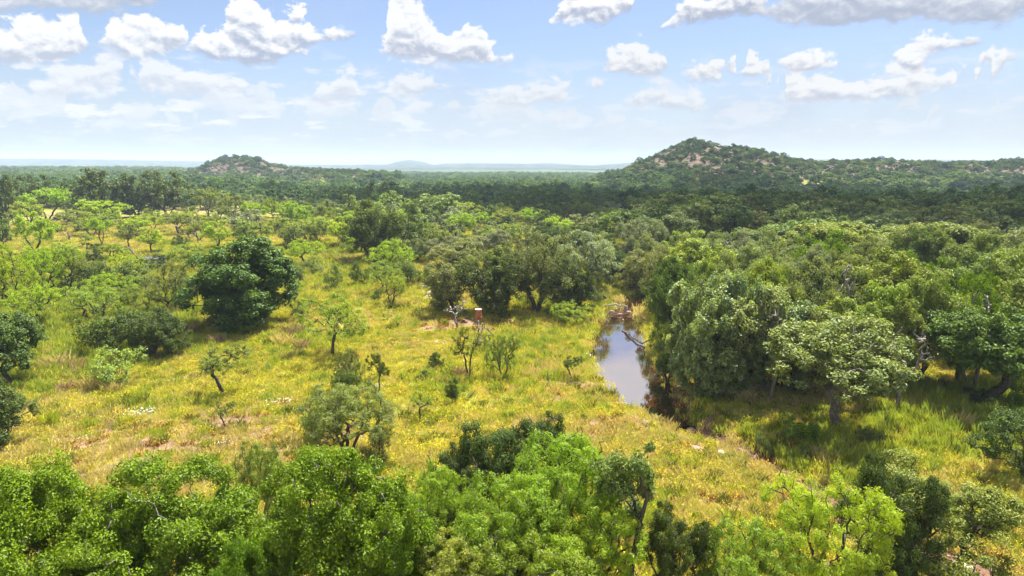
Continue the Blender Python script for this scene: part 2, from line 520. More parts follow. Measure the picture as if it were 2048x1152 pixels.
M_LEAF = leaf_mat('oak_leaves')
M_FINE = leaf_mat('feathery_leaves', trans=0.8, gloss=0.015, warm=(1.3, 1.2, 0.8), cool=(0.8, 0.9, 0.8))
M_VINE = leaf_mat('vine_leaves', trans=0.7, gloss=0.04, warm=(2.3, 2.1, 2.1), cool=(0.7, 0.85, 0.8))
M_BARK = bark_mat('dark_bark', (0.035, 0.026, 0.02), (0.12, 0.095, 0.075))
M_BARKG = bark_mat('grey_bark', (0.07, 0.06, 0.05), (0.24, 0.21, 0.18))
M_DEAD = bark_mat('weathered_wood', (0.12, 0.10, 0.085), (0.34, 0.30, 0.26))
# ------------------------------------------------------------------ tree generator


def grow(rng, targets, stems, tip_r, base_r, jit=0.09, w_path=0.35, nseg=4):
    """connect every target to the nearest point of the growing skeleton"""
    P, par, plen = [], [], []
    for st in stems:
        prev = -1
        L = 0
        for i, p in enumerate(st):
            p = np.array(p, float)
            if prev >= 0:
                L += np.linalg.norm(p - P[prev])
            P.append(p)
            par.append(prev)
            plen.append(L)
            prev = len(P) - 1
    starts = [0]
    c0 = np.mean([s[-1] for s in stems], axis=0)
    order = np.argsort(np.linalg.norm(targets - c0, axis=1))
    paths = []
    cap = len(P) + len(targets) * (nseg + 1) + 5
    A = np.zeros((cap, 3))
    Lp = np.zeros(cap)
    A[:len(P)] = P
    Lp[:len(P)] = plen
    n = len(P)
    minz = 0.6 * min(s[-1][2] for s in stems)
    for ti in order:
        t = targets[ti]
        d = np.linalg.norm(A[:n] - t, axis=1)
        cost = d + w_path * Lp[:n] + np.where(A[:n, 2] > t[2] + 0.3, 1.2, 0) + np.where(A[:n, 2] < minz, 3.0, 0)
        j = int(np.argmin(cost))
        a, dist = A[j].copy(), d[j]
        sd = rng.normal(0, jit * dist, (nseg, 3))
        pv = j
        for s in range(1, nseg + 1):
            f = s / nseg
            p = a + (t - a) * f
            if s < nseg:
                p = p + sd[s]
                p[2] += 0.10 * dist * math.sin(math.pi * f)
            A[n] = p
            P.append(p)
            par.append(pv)
            Lp[n] = Lp[pv] + dist / nseg
            pv = n
            n += 1
        paths.append(pv)
    par = np.array(par)
    cnt = np.zeros(n)
    cnt[paths] = 1
    for i in range(n - 1, -1, -1):
        if par[i] >= 0:
            cnt[par[i]] += cnt[i]
    cnt = np.maximum(cnt, 1)
    rad = tip_r + (base_r - tip_r) * (cnt / cnt.max()) ** 0.55
    P = np.array(P)
    # root flare
    rad = rad * (1 + 0.6 * np.exp(-np.maximum(P[:, 2], 0) / 0.25) * (par < 3))
    return P, par, rad


def tubes(P, par, rad, k=5):
    """each bone becomes a tapered tube; bones that go straight on share a ring"""
    n = len(P)
    child = {}
    for i in range(n):
        if par[i] >= 0:
            child.setdefault(par[i], []).append(i)
    best = {j: max(c, key=lambda q: rad[q]) for j, c in child.items()}
    chains = []
    for i in range(n):
        p = par[i]
        if p < 0 or best[p] != i:
            ch = ([p] if p >= 0 else []) + [i]
            q = i
            while q in best:
                q = best[q]
                ch.append(q)
            if len(ch) > 1:
                chains.append(ch)
    V, Fc = [], []
    base = 0
    ang = np.arange(k) * 2 * math.pi / k
    ca, sa = np.cos(ang), np.sin(ang)
    for ch in chains:
        pts = P[ch]
        r = rad[ch].copy()
        if par[ch[1]] == ch[0] and best.get(ch[0]) != ch[1]:
            r[0] = min(r[0], r[1] * 1.25)
        tg = np.gradient(pts, axis=0)
        tg /= np.linalg.norm(tg, axis=1)[:, None] + 1e-9
        ref = np.array([0.31, 0.12, 0.94]) if abs(tg[0][2]) < 0.8 else np.array([0.95, 0.2, 0.1])
        u = np.cross(tg, ref)
        u /= np.linalg.norm(u, axis=1)[:, None] + 1e-9
        v = np.cross(tg, u)
        ring = pts[:, None, :] + r[:, None, None] * (ca[None, :, None] * u[:, None, :] + sa[None, :, None] * v[:, None, :])
        V.append(ring.reshape(-1, 3))
        m = len(ch)
        a = np.arange(m - 1)[:, None] * k + np.arange(k)[None, :]
        b = np.arange(m - 1)[:, None] * k + (np.arange(k)[None, :] + 1) % k
        Fc.append(np.stack([a, b, b + k, a + k], -1).reshape(-1, 4) + base)
        base += m * k
    return np.concatenate(V), np.concatenate(Fc)


def leaves(rng, C, R, n_per, size, asp=0.6, flat=0.75, up=0.5, outw=1.0, rndw=0.55, centre=None, shell=0.5, fold=0.12, droop=0.0, rnd_c=None):
    """folded leaf blades (one quad each) spread through the clumps C of radius R"""
    m = len(C)
    idx = np.repeat(np.arange(m), n_per)
    n = len(idx)
    d = rng.normal(size=(n, 3))
    d /= np.linalg.norm(d, axis=1)[:, None]
    rr = rng.random(n) ** shell
    off = d * (rr * R[idx])[:, None]
    off[:, 2] *= flat
    if droop:
        off[:, 2] -= droop * (off[:, 0] ** 2 + off[:, 1] ** 2) / R[idx]
    p = C[idx] + off
    o = d.copy()
    nn = o * outw + np.array([0, 0, up]) + rng.normal(size=(n, 3)) * rndw
    nn /= np.linalg.norm(nn, axis=1)[:, None] + 1e-9
    tt = np.cross(nn, rng.normal(size=(n, 3)))
    tt /= np.linalg.norm(tt, axis=1)[:, None] + 1e-9
    bb = np.cross(nn, tt)
    L = size * rng.uniform(0.5, 1.45, n)[:, None] * rng.uniform(0.85, 1.15, m)[idx][:, None]
    w = L * asp
    v0 = p - tt * L * 0.5
    v2 = p + tt * L * 0.5
    v1 = p + bb * w * 0.5 + nn * L * fold + tt * L * 0.05
    v3 = p - bb * w * 0.5 + nn * L * fold + tt * L * 0.05
    V = np.stack([v0, v1, v2, v3], 1).reshape(-1, 3)
    Fc = np.arange(4 * n).reshape(-1, 4)
    rc = rng.random(m) if rnd_c is None else rnd_c
    rnd = np.clip(0.5 * rc[idx] + 0.5 * rng.random(n), 0, 1)
    return V, Fc, np.repeat(rnd, 4)


def crown_targets(rng, n, Rx, H, z0, lobes, lobe_r, inner=0.25, umbrella=0.0, cone=0.0, elow=-0.75):
    """clump centres on the skin of a crown made of overlapping boughs"""
    zc, rz = (H + z0) / 2, (H - z0) / 2
    L = []
    while len(L) < lobes:
        a = rng.uniform(0, 2 * math.pi)
        e = math.asin(rng.uniform(elow, 1.0))
        k = rng.uniform(0.45, 0.78)
        q = np.array([math.cos(a) * math.cos(e) * Rx * k, math.sin(a) * math.cos(e) * Rx * k, zc + math.sin(e) * rz * k])
        if umbrella:
            q[2] = H - rz * 0.35 - umbrella * (math.hypot(q[0], q[1]) / Rx) ** 2 * rz + rng.normal() * rz * 0.18
        if cone:
            s = 1 - cone * max(0, (q[2] - z0) / (H - z0))
            q[0] *= s
            q[1] *= s
        if all(np.linalg.norm((q - b) / np.array([1, 1, rz / Rx])) > Rx * 0.33 for b in L) or rng.random() < 0.15:
            L.append(q)
    L = np.array(L)
    lr = lobe_r * Rx * rng.uniform(0.75, 1.25, len(L))
    lz = lr * min(1.0, rz / Rx + 0.15)
    T = []
    while len(T) < n:
        i = rng.integers(len(L))
        d = rng.normal(size=3)
        d /= np.linalg.norm(d)
        k = rng.uniform(0.8, 1.05) if rng.random() > inner else rng.uniform(0.2, 0.8)
        q = L[i] + d * np.array([lr[i], lr[i], lz[i]]) * k
        if q[2] < z0 * 0.8 or q[2] < 0.12:
            continue
        # mostly skip what lies deep inside another bough
        dd = np.sqrt((((q - L) / np.stack([lr, lr, lz], 1)) ** 2).sum(1))
        if (dd < 0.6).sum() > 0 and rng.random() > inner:
            continue
        T.append(q)
    return np.array(T)


PROTO = {}


def proto(key, seed, kind, H, R, lod, **kw):
    rng = np.random.default_rng(seed)
    g = dict(z0=0.22, lobes=11, lobe_r=0.36, n=120, leaf=0.13, per=160, clump=0.55, asp=0.62, stems=1, trunk=0.28, fork=0.28, base_r=0.24, tip=0.012,
             mat=M_LEAF, bark=M_BARK, flat=0.75, up=0.75, umbrella=0.0, cone=0.0, inner=0.25, droop=0.0, jit=0.09, sides=6, shell=0.5, spread=0.25, lean=0.12, path=0.35, rndw=0.5, nseg=4, bare=0)
    g.update(kw)
    T = crown_targets(rng, g['n'], R, H, H * g['z0'], g['lobes'], g['lobe_r'], g['inner'], g['umbrella'], g['cone'], -1.0 if kind in ('roundoak', 'vine', 'liveoak', 'shrub') else -0.75)
    stems = []
    for s in range(g['stems']):
        a = rng.uniform(0, 2 * math.pi) if g['stems'] == 1 else s * 2 * math.pi / g['stems'] + rng.uniform(-.5, .5)
        reach = g['lean'] * H * rng.uniform(0.6, 1.2) if g['stems'] == 1 else g['spread'] * R * rng.uniform(0.6, 1.3)
        ht = g['fork'] * H * rng.uniform(0.8, 1.25)
        b0 = np.array([0, 0, -0.3]) if g['stems'] == 1 else np.array([math.cos(a) * 0.12, math.sin(a) * 0.12, -0.3])
        pts = [b0]
        for i in range(1, 6):
            f = i / 5
            w = rng.normal(0, 0.035 * H * 0.3, 2)
            pts.append(np.array([b0[0] + math.cos(a) * reach * f ** 1.3 + w[0], b0[1] + math.sin(a) * reach * f ** 1.3 + w[1], ht * f]))
        stems.append(pts)
    TT = T
    if g['bare']:
        e = T[rng.choice(len(T), g['bare'], replace=False)]
        cc = np.array([0, 0, H * 0.45])
        e = cc + (e - cc) * rng.uniform(1.06, 1.16, (len(e), 1)) + rng.normal(0, .2, e.shape)
        TT = np.concatenate([T, e])
    P, par, rad = grow(rng, TT, stems, g['tip'], g['base_r'], g['jit'], g['path'], nseg=g['nseg'])
    V, Fc = tubes(P, par, rad, g['sides'])
    bark = mesh_from(key + '_trunk', V, Fc, attr=None, mats=[g['bark']], smooth=True)
    crown = None
    if g['per'] > 0:
        cr = g['clump'] * rng.uniform(0.7, 1.3, len(T))
        V, Fc, rnd = leaves(rng, T, cr, g['per'], g['leaf'], g['asp'], g['flat'], g['up'], shell=g['shell'], droop=g['droop'], rndw=g['rndw'])
        crown = mesh_from(key + '_crown', V, Fc, attr={'rnd': rnd}, mats=[g['mat']])
    q = np.percentile(V, [0.25, 99.75], axis=0)
    dims = ((q[1][0] - q[0][0] + q[1][1] - q[0][1]) / 2, float(np.percentile(V[:, 2], 99.8)))
    PROTO.setdefault((kind, lod), []).append((bark, crown, dims))


# near: within about 36 m of the lens
proto('a', 11, 'oak', 7.5, 4.6, 'near', n=330, per=330, leaf=0.132, bare=80, clump=0.52, lobes=16, lobe_r=0.34, z0=0.2, asp=0.55, bark=M_BARKG, tip=0.01, fork=0.2, rndw=0.8, flat=0.9)
proto('b', 12, 'oak', 7.5, 4.2, 'near', n=300, per=330, leaf=0.132, bare=80, clump=0.52, lobes=14, lobe_r=0.36, z0=0.15, asp=0.55, bark=M_BARKG, tip=0.01, fork=0.2, rndw=0.8, flat=0.9)
proto('c', 13, 'mesquite', 6.5, 3.4, 'near', n=330, per=130, leaf=0.15, bare=50, clump=0.36, lobes=17, lobe_r=0.30, z0=0.22, asp=0.22, mat=M_FINE, stems=3, flat=0.7, up=0.5, droop=0.25, base_r=0.15, fork=0.35, inner=0.1, rndw=0.5)
proto('d', 14, 'mesquite', 6.0, 3.2, 'near', n=260, per=130, leaf=0.15, bare=45, clump=0.36, lobes=14, lobe_r=0.30, z0=0.25, asp=0.22, mat=M_FINE, stems=2, flat=0.7, up=0.5, droop=0.25, base_r=0.15, fork=0.35, inner=0.1, rndw=0.5)
proto('e', 15, 'liveoak', 6.5, 3.6, 'near', n=260, per=230, leaf=0.115, clump=0.42, lobes=13, lobe_r=0.33, z0=0.15, asp=0.5, stems=2, base_r=0.2, fork=0.25)
proto('f', 16, 'thin', 6.5, 1.9, 'near', n=60, per=150, leaf=0.13, clump=0.33, lobes=9, lobe_r=0.3, z0=0.45, asp=0.55, stems=1, base_r=0.12, fork=0.6, jit=0.12)
# middle distance
for i, sd in enumerate((21, 22, 23)):
    proto('g%d' % i, sd, 'oak', 7.5, 4.3, 'mid', n=210, per=130, leaf=0.25, clump=0.62, lobes=13, lobe_r=0.36, z0=(0.2, 0.1, 0.25)[i], asp=0.6, sides=5, tip=0.014)
for i, sd in enumerate((31, 32, 33)):
    proto('h%d' % i, sd, 'liveoak', 7.0, 4.4, 'mid', n=210, per=125, leaf=0.20, clump=0.58, lobes=13, lobe_r=0.35, z0=(0.08, 0.14, 0.05)[i], asp=0.5, sides=5, stems=(3, 2, 3)[i], tip=0.014, fork=0.3)
for i, sd in enumerate((41, 42, 43, 44)):
    proto('i%d' % i, sd, 'mesquite', 4.5, 2.9, 'mid', n=(170, 150, 190, 130)[i], per=52, leaf=0.16, clump=0.30, lobes=(13, 10, 15, 9)[i], lobe_r=(0.34, 0.36, 0.32, 0.36)[i], z0=(0.22, 0.32, 0.12, 0.3)[i], asp=0.35, mat=M_FINE,
          stems=(3, 1, 4, 2)[i], base_r=0.115, fork=(0.28, 0.34, 0.2, 0.3)[i], droop=0.2, sides=5, inner=0.15, jit=0.10, tip=0.012, lean=0.18, rndw=0.6, spread=0.32, up=0.6)
proto('j0', 51, 'sparse', 3.2, 1.9, 'mid', n=80, per=46, leaf=0.12, clump=0.22, lobes=9, lobe_r=0.3, z0=0.45, asp=0.35, mat=M_FINE, stems=1, base_r=0.11, fork=0.45, sides=5, inner=0.1, jit=0.15, lean=0.25, tip=0.013, path=0.2)
proto('j1', 52, 'sparse', 3.2, 1.9, 'mid', n=76, per=46, leaf=0.12, clump=0.22, lobes=8, lobe_r=0.3, z0=0.4, asp=0.35, mat=M_FINE, stems=2, base_r=0.08, fork=0.4, sides=5, inner=0.1, jit=0.15, tip=0.013, path=0.2)
for i, sd in enumerate((61, 62, 63)):
    proto('k%d' % i, sd, 'vine', 7.5, 3.7, 'mid', n=170, per=150, leaf=0.20, clump=0.46, lobes=12, lobe_r=0.34, z0=0.04, asp=0.6, mat=M_VINE, flat=1.0, sides=5, inner=0.1, droop=0.35, up=0.9)
for i, sd in enumerate((71, 72, 73)):
    proto('l%d' % i, sd, 'shrub', 2.2, 1.7, 'mid', n=60, per=80, leaf=0.11, clump=0.33, lobes=8, lobe_r=0.36, z0=0.02, asp=0.5, stems=4, base_r=0.045, fork=0.15, sides=4, tip=0.008, jit=0.12)
proto('m0', 81, 'juniper', 2.2, 0.95, 'mid', n=70, per=90, leaf=0.10, clump=0.22, lobes=10, lobe_r=0.4, z0=0.02, asp=0.35, cone=0.75, base_r=0.05, fork=0.5, sides=4, tip=0.008, mat=M_LEAF)
proto('m1', 82, 'juniper', 1.8, 0.95, 'mid', n=60, per=90, leaf=0.10, clump=0.24, lobes=9, lobe_r=0.4, z0=0.02, asp=0.35, cone=0.45, base_r=0.05, fork=0.5, sides=4, tip=0.008, mat=M_LEAF)
proto('n0', 91, 'dead', 3.0, 1.7, 'mid', n=26, per=0, stems=1, lobes=6, base_r=0.11, fork=0.35, z0=0.35, tip=0.012, jit=0.2, sides=5, bark=M_DEAD, path=0.1)
proto('n1', 92, 'dead', 3.0, 1.7, 'mid', n=22, per=0, stems=2, lobes=6, base_r=0.09, fork=0.35, z0=0.3, tip=0.012, jit=0.2, sides=5, bark=M_DEAD, path=0.1)
# far
for i, sd in enumerate((101, 102, 103, 104)):
    proto('o%d' % i, sd, 'oak', 7.5, 4.4, 'far', n=70, per=42, leaf=0.5, clump=0.85, lobes=10, lobe_r=0.38, z0=0.15, asp=0.65, sides=3, nseg=2, tip=0.03)
for i, sd in enumerate((111, 112)):
    proto('p%d' % i, sd, 'liveoak', 7.0, 4.6, 'far', n=75, per=42, leaf=0.42, clump=0.75, lobes=11, lobe_r=0.37, z0=0.06, asp=0.6, sides=3, stems=2, nseg=2, tip=0.03)
for i, sd in enumerate((121, 122, 123)):
    proto('q%d' % i, sd, 'mesquite', 5.0, 3.3, 'far', n=80, per=34, leaf=0.32, clump=0.45, lobes=11, lobe_r=0.32, z0=0.32, asp=0.4, mat=M_FINE, sides=4, stems=2, nseg=3, tip=0.025, fork=0.35, base_r=0.14)
proto('s0', 172, 'openoak', 7.6, 4.3, 'mid', n=210, per=85, leaf=0.19, clump=0.46, lobes=18, lobe_r=0.30, z0=0.34, asp=0.55, sides=6, base_r=0.24, fork=0.27, stems=1, bark=M_BARKG, path=0.15)
proto('s1', 173, 'openoak', 7.0, 4.6, 'mid', n=230, per=130, leaf=0.23, clump=0.58, lobes=15, lobe_r=0.34, z0=0.34, asp=0.6, sides=6, base_r=0.3, fork=0.25, stems=1, path=0.15, lean=0.25)
proto('r0', 171, 'roundoak', 8.0, 4.6, 'mid', n=330, per=150, leaf=0.25, clump=0.62, lobes=17, lobe_r=0.36, z0=0.03, asp=0.62, sides=5, base_r=0.3, fork=0.2)
for lodk in ('shrub', 'juniper', 'sparse', 'dead', 'vine'):
    PROTO[(lodk, 'far')] = PROTO[(lodk, 'mid')]
    PROTO[(lodk, 'near')] = PROTO[(lodk, 'mid')]
for lodk in ('near', 'far'):
    for kk in ('openoak', 'roundoak'):
        PROTO[(kk, lodk)] = PROTO[(kk, 'mid')]
for lodk in ('mid', 'far'):
    PROTO[('thin', lodk)] = PROTO[('thin', 'near')]

TINT = {'paleoak': (0.20, 0.225, 0.08), 'lush': (0.20, 0.285, 0.022), 'vine': (0.15, 0.185, 0.062), 'green': (0.135, 0.205, 0.006), 'dark': (0.085, 0.112, 0.026), 'deep': (0.095, 0.135, 0.026), 'grey': (0.24, 0.25, 0.165), 'olive': (0.185, 0.20, 0.082),
        'bright': (0.26, 0.35, 0.030), 'light': (0.25, 0.30, 0.065), 'mid': (0.185, 0.22, 0.058), 'sage': (0.23, 0.255, 0.11), 'shade': (0.05, 0.08, 0.03)}
RNG = random.Random(5)
TREES = []        # records kept for labels
KIND_CAT = {'openoak': ('oak_tree', 'oak tree'), 'roundoak': ('oak_tree', 'oak tree'), 'oak': ('oak_tree', 'oak tree'), 'liveoak': ('live_oak_tree', 'oak tree'), 'mesquite': ('mesquite_tree', 'mesquite tree'), 'sparse': ('mesquite_tree', 'mesquite tree'), 'vine': ('vine_covered_tree', 'tree'),
            'shrub': ('shrub', 'shrub'), 'juniper': ('juniper_bush', 'juniper'), 'dead': ('dead_tree', 'dead tree'), 'thin': ('slender_tree', 'tree')}


def plant(kind, x, y, z, w, h, tint, label=None, group=None, rot=None, pick=None):
    dist = math.hypot(x, y)
    lod = 'near' if dist < 35 else ('mid' if dist < 110 else 'far')
    cand = PROTO[(kind, lod)]
    if pick is None:
        asp = w / h
        sc = sorted(range(len(cand)), key=lambda i: abs(math.log((cand[i][2][0] / cand[i][2][1]) / asp)) + RNG.random() * 0.35)
        pick = sc[0]
    bark, crown, (W0, H0) = cand[pick % len(cand)]
    name, cat = KIND_CAT[kind]
    e = bpy.data.objects.new(name, None)
    e.empty_display_size = 0.3
    COL.objects.link(e)
    e.location = (x, y, z - 0.02)
    e.rotation_euler = (0, 0, RNG.uniform(0, 6.28) if rot is None else rot)
    e.scale = (w / W0, w / W0, h / H0)
    e['category'] = cat
    if group:
        e['group'] = group
    t = link('trunk', bark, e)
    if crown is not None:
        c = link('crown', crown, e)
        b = TINT[tint]
        k = RNG.uniform(0.88, 1.12)
        hu = RNG.uniform(-0.08, 0.08)
        c.color = (b[0] * k * (1 + hu), b[1] * k, b[2] * k * (1 - hu), 1)
    px, py, _ = project(x, y, z + h * 0.6)
    rec = dict(o=e, kind=kind, tint=tint, px=px, py=py, d=dist, w=w, h=h, label=label)
    TREES.append(rec)
    return e


def T(kind, tint, x, w, top, base=None, h=None, label=None, **kw):
    """a tree whose crown centre is seen at column x; its foot at row base, or else its height h is given"""
    if base is not None:
        gx, gy, gz = G(x, base)
        d = ray(x, top)
        hh = CAMZ + d[2] / d[1] * gy - gz
    else:
        hh = h
        gz = 0.0
        for _ in range(5):
            d = ray(x, top)
            t = (gz + h - CAMZ) / d[2]
            gx, gy = d[0] * t, d[1] * t
            gz = float(terrain(np.array([gx]), np.array([gy]))[0])
    depth = project(gx, gy, gz + hh / 2)[2]
    return plant(kind, gx, gy, gz, w / F * depth, hh, tint, label, **kw)

# ------------------------------------------------------------------ ground sheet
def ground():
    az = np.concatenate([np.linspace(-math.pi, -math.radians(52), 40, endpoint=False), np.linspace(-math.radians(52), math.radians(52), 560), np.linspace(math.radians(52), math.pi, 41)[1:]])
    rr = np.concatenate([np.linspace(0.5, 14, 8, endpoint=False), np.exp(np.linspace(math.log(14), math.log(110), 270)), np.exp(np.linspace(math.log(110), math.log(6000), 150))[1:]])
    A, R = np.meshgrid(az, rr)
    x, y = R * np.sin(A), R * np.cos(A)
    z = terrain(x, y)
    n, m = A.shape
    V = np.stack([x, y, z], -1).reshape(-1, 3)
    i = np.arange(n - 1)[:, None] * m + np.arange(m - 1)[None, :]
    Fc = np.stack([i, i + 1, i + 1 + m, i + m], -1).reshape(-1, 4)[:, ::-1]
    so, dr, fl, lu = cover(x, y)
    m_, t = new_mat('meadow_ground')
    A_ = lambda s: t.n('ShaderNodeAttribute', attribute_name=s).outputs['Fac']
    tc = t.n('ShaderNodeTexCoord').outputs['Object']
    n1 = t.noise(tc, 1.4, 6, 0.65)
    n2 = t.noise(tc, 7.0, 5, 0.6)
    n3 = t.noise(tc, 0.16, 4, 0.5)
    green = t.mix(t.smooth(n2, 0.35, 0.65), (0.19, 0.23, 0.025), (0.32, 0.33, 0.05))
    yel = t.mix(t.smooth(n2, 0.35, 0.65), (0.34, 0.34, 0.04), (0.46, 0.43, 0.06))
    lush = t.mix(t.smooth(n2, 0.35, 0.65), (0.20, 0.28, 0.03), (0.32, 0.38, 0.06))
    dry = t.mix(t.smooth(n2, 0.35, 0.65), (0.22, 0.18, 0.07), (0.36, 0.30, 0.12))
    soil = t.mix(t.smooth(n1, 0.35, 0.68), (0.15, 0.088, 0.052), (0.29, 0.19, 0.12))
    brk = lambda a, w=0.5: t.smooth(t.m('ADD', A_(a), t.m('MULTIPLY', t.m('SUBTRACT', n1, 0.5), 1.3)), 0.5 - w / 2, 0.5 + w / 2)
    c = t.mix(brk('flower'), green, yel)
    c = t.mix(brk('lush'), c, lush)
    c = t.mix(brk('dry'), c, dry)
    c = t.mix(1.0, c, (0.72, 0.72, 0.72), 'MULTIPLY')
    c = t.mix(brk('soil', 0.3), c, soil)
    # far off: thin woodland floor, rocky red granite soil on the hills
    hill = A_('hill')
    rock = t.mix(t.smooth(t.noise(tc, 0.09, 6, 0.7), 0.42, 0.62), (0.07, 0.07, 0.038), (0.135, 0.082, 0.064))
    rock = t.mix(t.smooth(t.noise(tc, 0.5, 4, 0.7), 0.45, 0.62), rock, (0.20, 0.13, 0.10))
    rock = t.mix(t.smooth(t.noise(tc, 0.22, 7, 0.75), 0.48, 0.58), rock, (0.055, 0.055, 0.035))  # dark crevice shade put into the rock colour by noise
    c = t.mix(hill, c, rock)
    c = t.mix(A_('farwood'), c, (0.06, 0.09, 0.03))
    mud = t.mix(t.smooth(n2, 0.4, 0.62), (0.08, 0.036, 0.022), (0.17, 0.09, 0.06))
    c = t.mix(A_('mud'), c, mud)
    bp = t.n('ShaderNodeBump', {'Height': n2, 'Strength': 0.9, 'Distance': 0.12})
    b = t.n('ShaderNodeBsdfPrincipled', {'Base Color': c, 'Roughness': 0.95, 'Normal': bp.outputs[0]})
    b.inputs['Specular IOR Level'].default_value = 0.15
    t.n('ShaderNodeOutputMaterial', {'Surface': b.outputs[0]})
    cd, dep = creek_dist(x, y)
    mud_w = (1 - sstep(cd, 0.1, 0.95)) * np.where(dep > 0.9, 1, 0.75)
    hill_w = sstep(z, 1.0, 4.5) * sstep(y, 400, 480) * (y < 900)
    far_w = sstep(R, 1200, 2000)
    me = mesh_from('ground', V, Fc, attr={'soil': so.ravel(), 'dry': dr.ravel(), 'flower': fl.ravel(), 'lush': lu.ravel(), 'mud': mud_w.ravel(), 'hill': hill_w.ravel(), 'farwood': far_w.ravel()}, mats=[m_], smooth=True)
    link('ground', me, kind='structure', label='yellow green ranch meadow with bare reddish soil patches')


ground()


def distant_hills():
    px = np.linspace(-1200, 3300, 900)
    PX = [-1200, -300, 0, 120, 200, 300, 420, 560, 700, 780, 800, 822, 845, 870, 890, 940, 1000, 1050, 1100, 1140, 1180, 1250, 1330, 1450, 1560, 1620, 1660, 1710, 1750, 1850, 1950, 2048, 2400, 3300]
    PY = [322, 319, 317, 318, 319, 321, 323, 329, 330, 329, 323, 320, 323, 330, 327.5, 326.5, 327, 327.5, 326.5, 329, 331, 326, 328, 330, 326, 319, 319, 323, 325, 319, 321, 323, 322, 322]
    dep = np.concatenate([np.linspace(2600, 3800, 22), np.linspace(3850, 5200, 10)])
    P, D = np.meshgrid(px, dep)
    x = (P - 1024) / F * D
    top = CAMZ + (328 - np.interp(P, PX, PY)) / F * 3800.0
    k = np.where(D < 3800, sstep(D, 2500, 3800), 1 - 0.8 * sstep(D, 3900, 5200))
    rdg = (fbm(x / 260, D / 260, 41, 4) - 0.5) * 26 * np.where(D < 3700, k * (1 - k) * 4, 0)
    z = -5 + (top + 5) * k + rdg + (vnoise(x / 7.0, D / 7.0, 43) + vnoise(x / 15, D / 15, 44) - 1) * 1.8
    V = np.stack([x, D, z], -1).reshape(-1, 3)
    n, m = P.shape
    i = np.arange(n - 1)[:, None] * m + np.arange(m - 1)[None, :]
    Fc = np.stack([i, i + 1, i + 1 + m, i + m], -1).reshape(-1, 4)
    m_, t = new_mat('far_wooded_hills')
    tc = t.n('ShaderNodeTexCoord').outputs['Object']
    c = t.mix(t.smooth(t.noise(tc, 0.02, 7, 0.65), 0.4, 0.62), (0.025, 0.045, 0.03), (0.09, 0.095, 0.06))
    bp = t.n('ShaderNodeBump', {'Height': t.noise(tc, 0.08, 4, 0.6), 'Strength': 1.0, 'Distance': 9.0})
    b = t.n('ShaderNodeBsdfDiffuse', {'Color': c, 'Normal': bp.outputs[0]})
    t.n('ShaderNodeOutputMaterial', {'Surface': b.outputs[0]})
    link('distant_hills', mesh_from('distant_hills', V, Fc, mats=[m_], smooth=True), kind='structure', label='low blue wooded hills along the horizon')


distant_hills()


def pond():
    gx = np.arange(2, 34, 0.35)
    gy = np.arange(24, 86, 0.35)
    Xg, Yg = np.meshgrid(gx, gy)
    cd, dep = creek_dist(Xg, Yg)
    ok = (cd < 1.6) & (dep > 0.9)
    m = Xg.shape[1]
    keep = ok[:-1, :-1] & ok[1:, :-1] & ok[:-1, 1:] & ok[1:, 1:]
    ii, jj = np.nonzero(keep)
    i = ii * m + jj
    Fc = np.stack([i, i + 1, i + 1 + m, i + m], -1)
    V = np.stack([Xg.ravel(), Yg.ravel(), np.full(Xg.size, WATER_Z)], -1)
    used = np.unique(Fc)
    rm = np.full(len(V), -1)
    rm[used] = np.arange(len(used))
    m_, t = new_mat('muddy_water')
    tc = t.n('ShaderNodeTexCoord').outputs['Object']
    n = t.noise(tc, 3.0, 3, 0.5)
    bp = t.n('ShaderNodeBump', {'Height': n, 'Strength': 0.10, 'Distance': 0.02})
    c = t.mix(t.smooth(t.noise(tc, 0.5, 4, 0.6), 0.35, 0.65), (0.022, 0.006, 0.003), (0.055, 0.015, 0.006))
    d = t.n('ShaderNodeBsdfDiffuse', {'Color': c})
    g = t.n('ShaderNodeBsdfGlossy', {'Color': (1, 1, 1, 1), 'Roughness': 0.015, 'Normal': bp.outputs[0]})
    fr = t.n('ShaderNodeFresnel', {'IOR': 4.6, 'Normal': bp.outputs[0]})
    b = t.n('ShaderNodeMixShader', {0: t.m('MULTIPLY', fr.outputs[0], 1.5, clamp=True), 1: d.outputs[0], 2: g.outputs[0]})
    t.n('ShaderNodeOutputMaterial', {'Surface': b.outputs[0]})
    link('pond_water', mesh_from('pond_water', V[used], rm[Fc], mats=[m_], smooth=True), kind='structure', label='still red brown creek pool mirroring the sky')


pond()

# ------------------------------------------------------------------ things that are not plants


def lathe(prof, k=20):
    a = np.arange(k) * 2 * math.pi / k
    V = np.array([[r * math.cos(t), r * math.sin(t), z] for (r, z) in prof for t in a])
    Fc = [[i * k + j, i * k + (j + 1) % k, (i + 1) * k + (j + 1) % k, (i + 1) * k + j] for i in range(len(prof) - 1) for j in range(k)]
    return V, np.array(Fc)


def rod(p, q, r, k=8):
    p, q = np.array(p, float), np.array(q, float)
    t = (q - p) / np.linalg.norm(q - p)
    u = np.cross(t, [0.3, 0.9, 0.2])
    u /= np.linalg.norm(u)
    v = np.cross(t, u)
    a = np.arange(k) * 2 * math.pi / k
    ring = np.cos(a)[:, None] * u + np.sin(a)[:, None] * v
    V = np.concatenate([p + ring * r * 0.02, p + ring * r, q + ring * r, q + ring * r * 0.02])
    Fc = [[i * k + j, i * k + (j + 1) % k, (i + 1) * k + (j + 1) % k, (i + 1) * k + j] for i in range(3) for j in range(k)]
    return V, np.array(Fc)


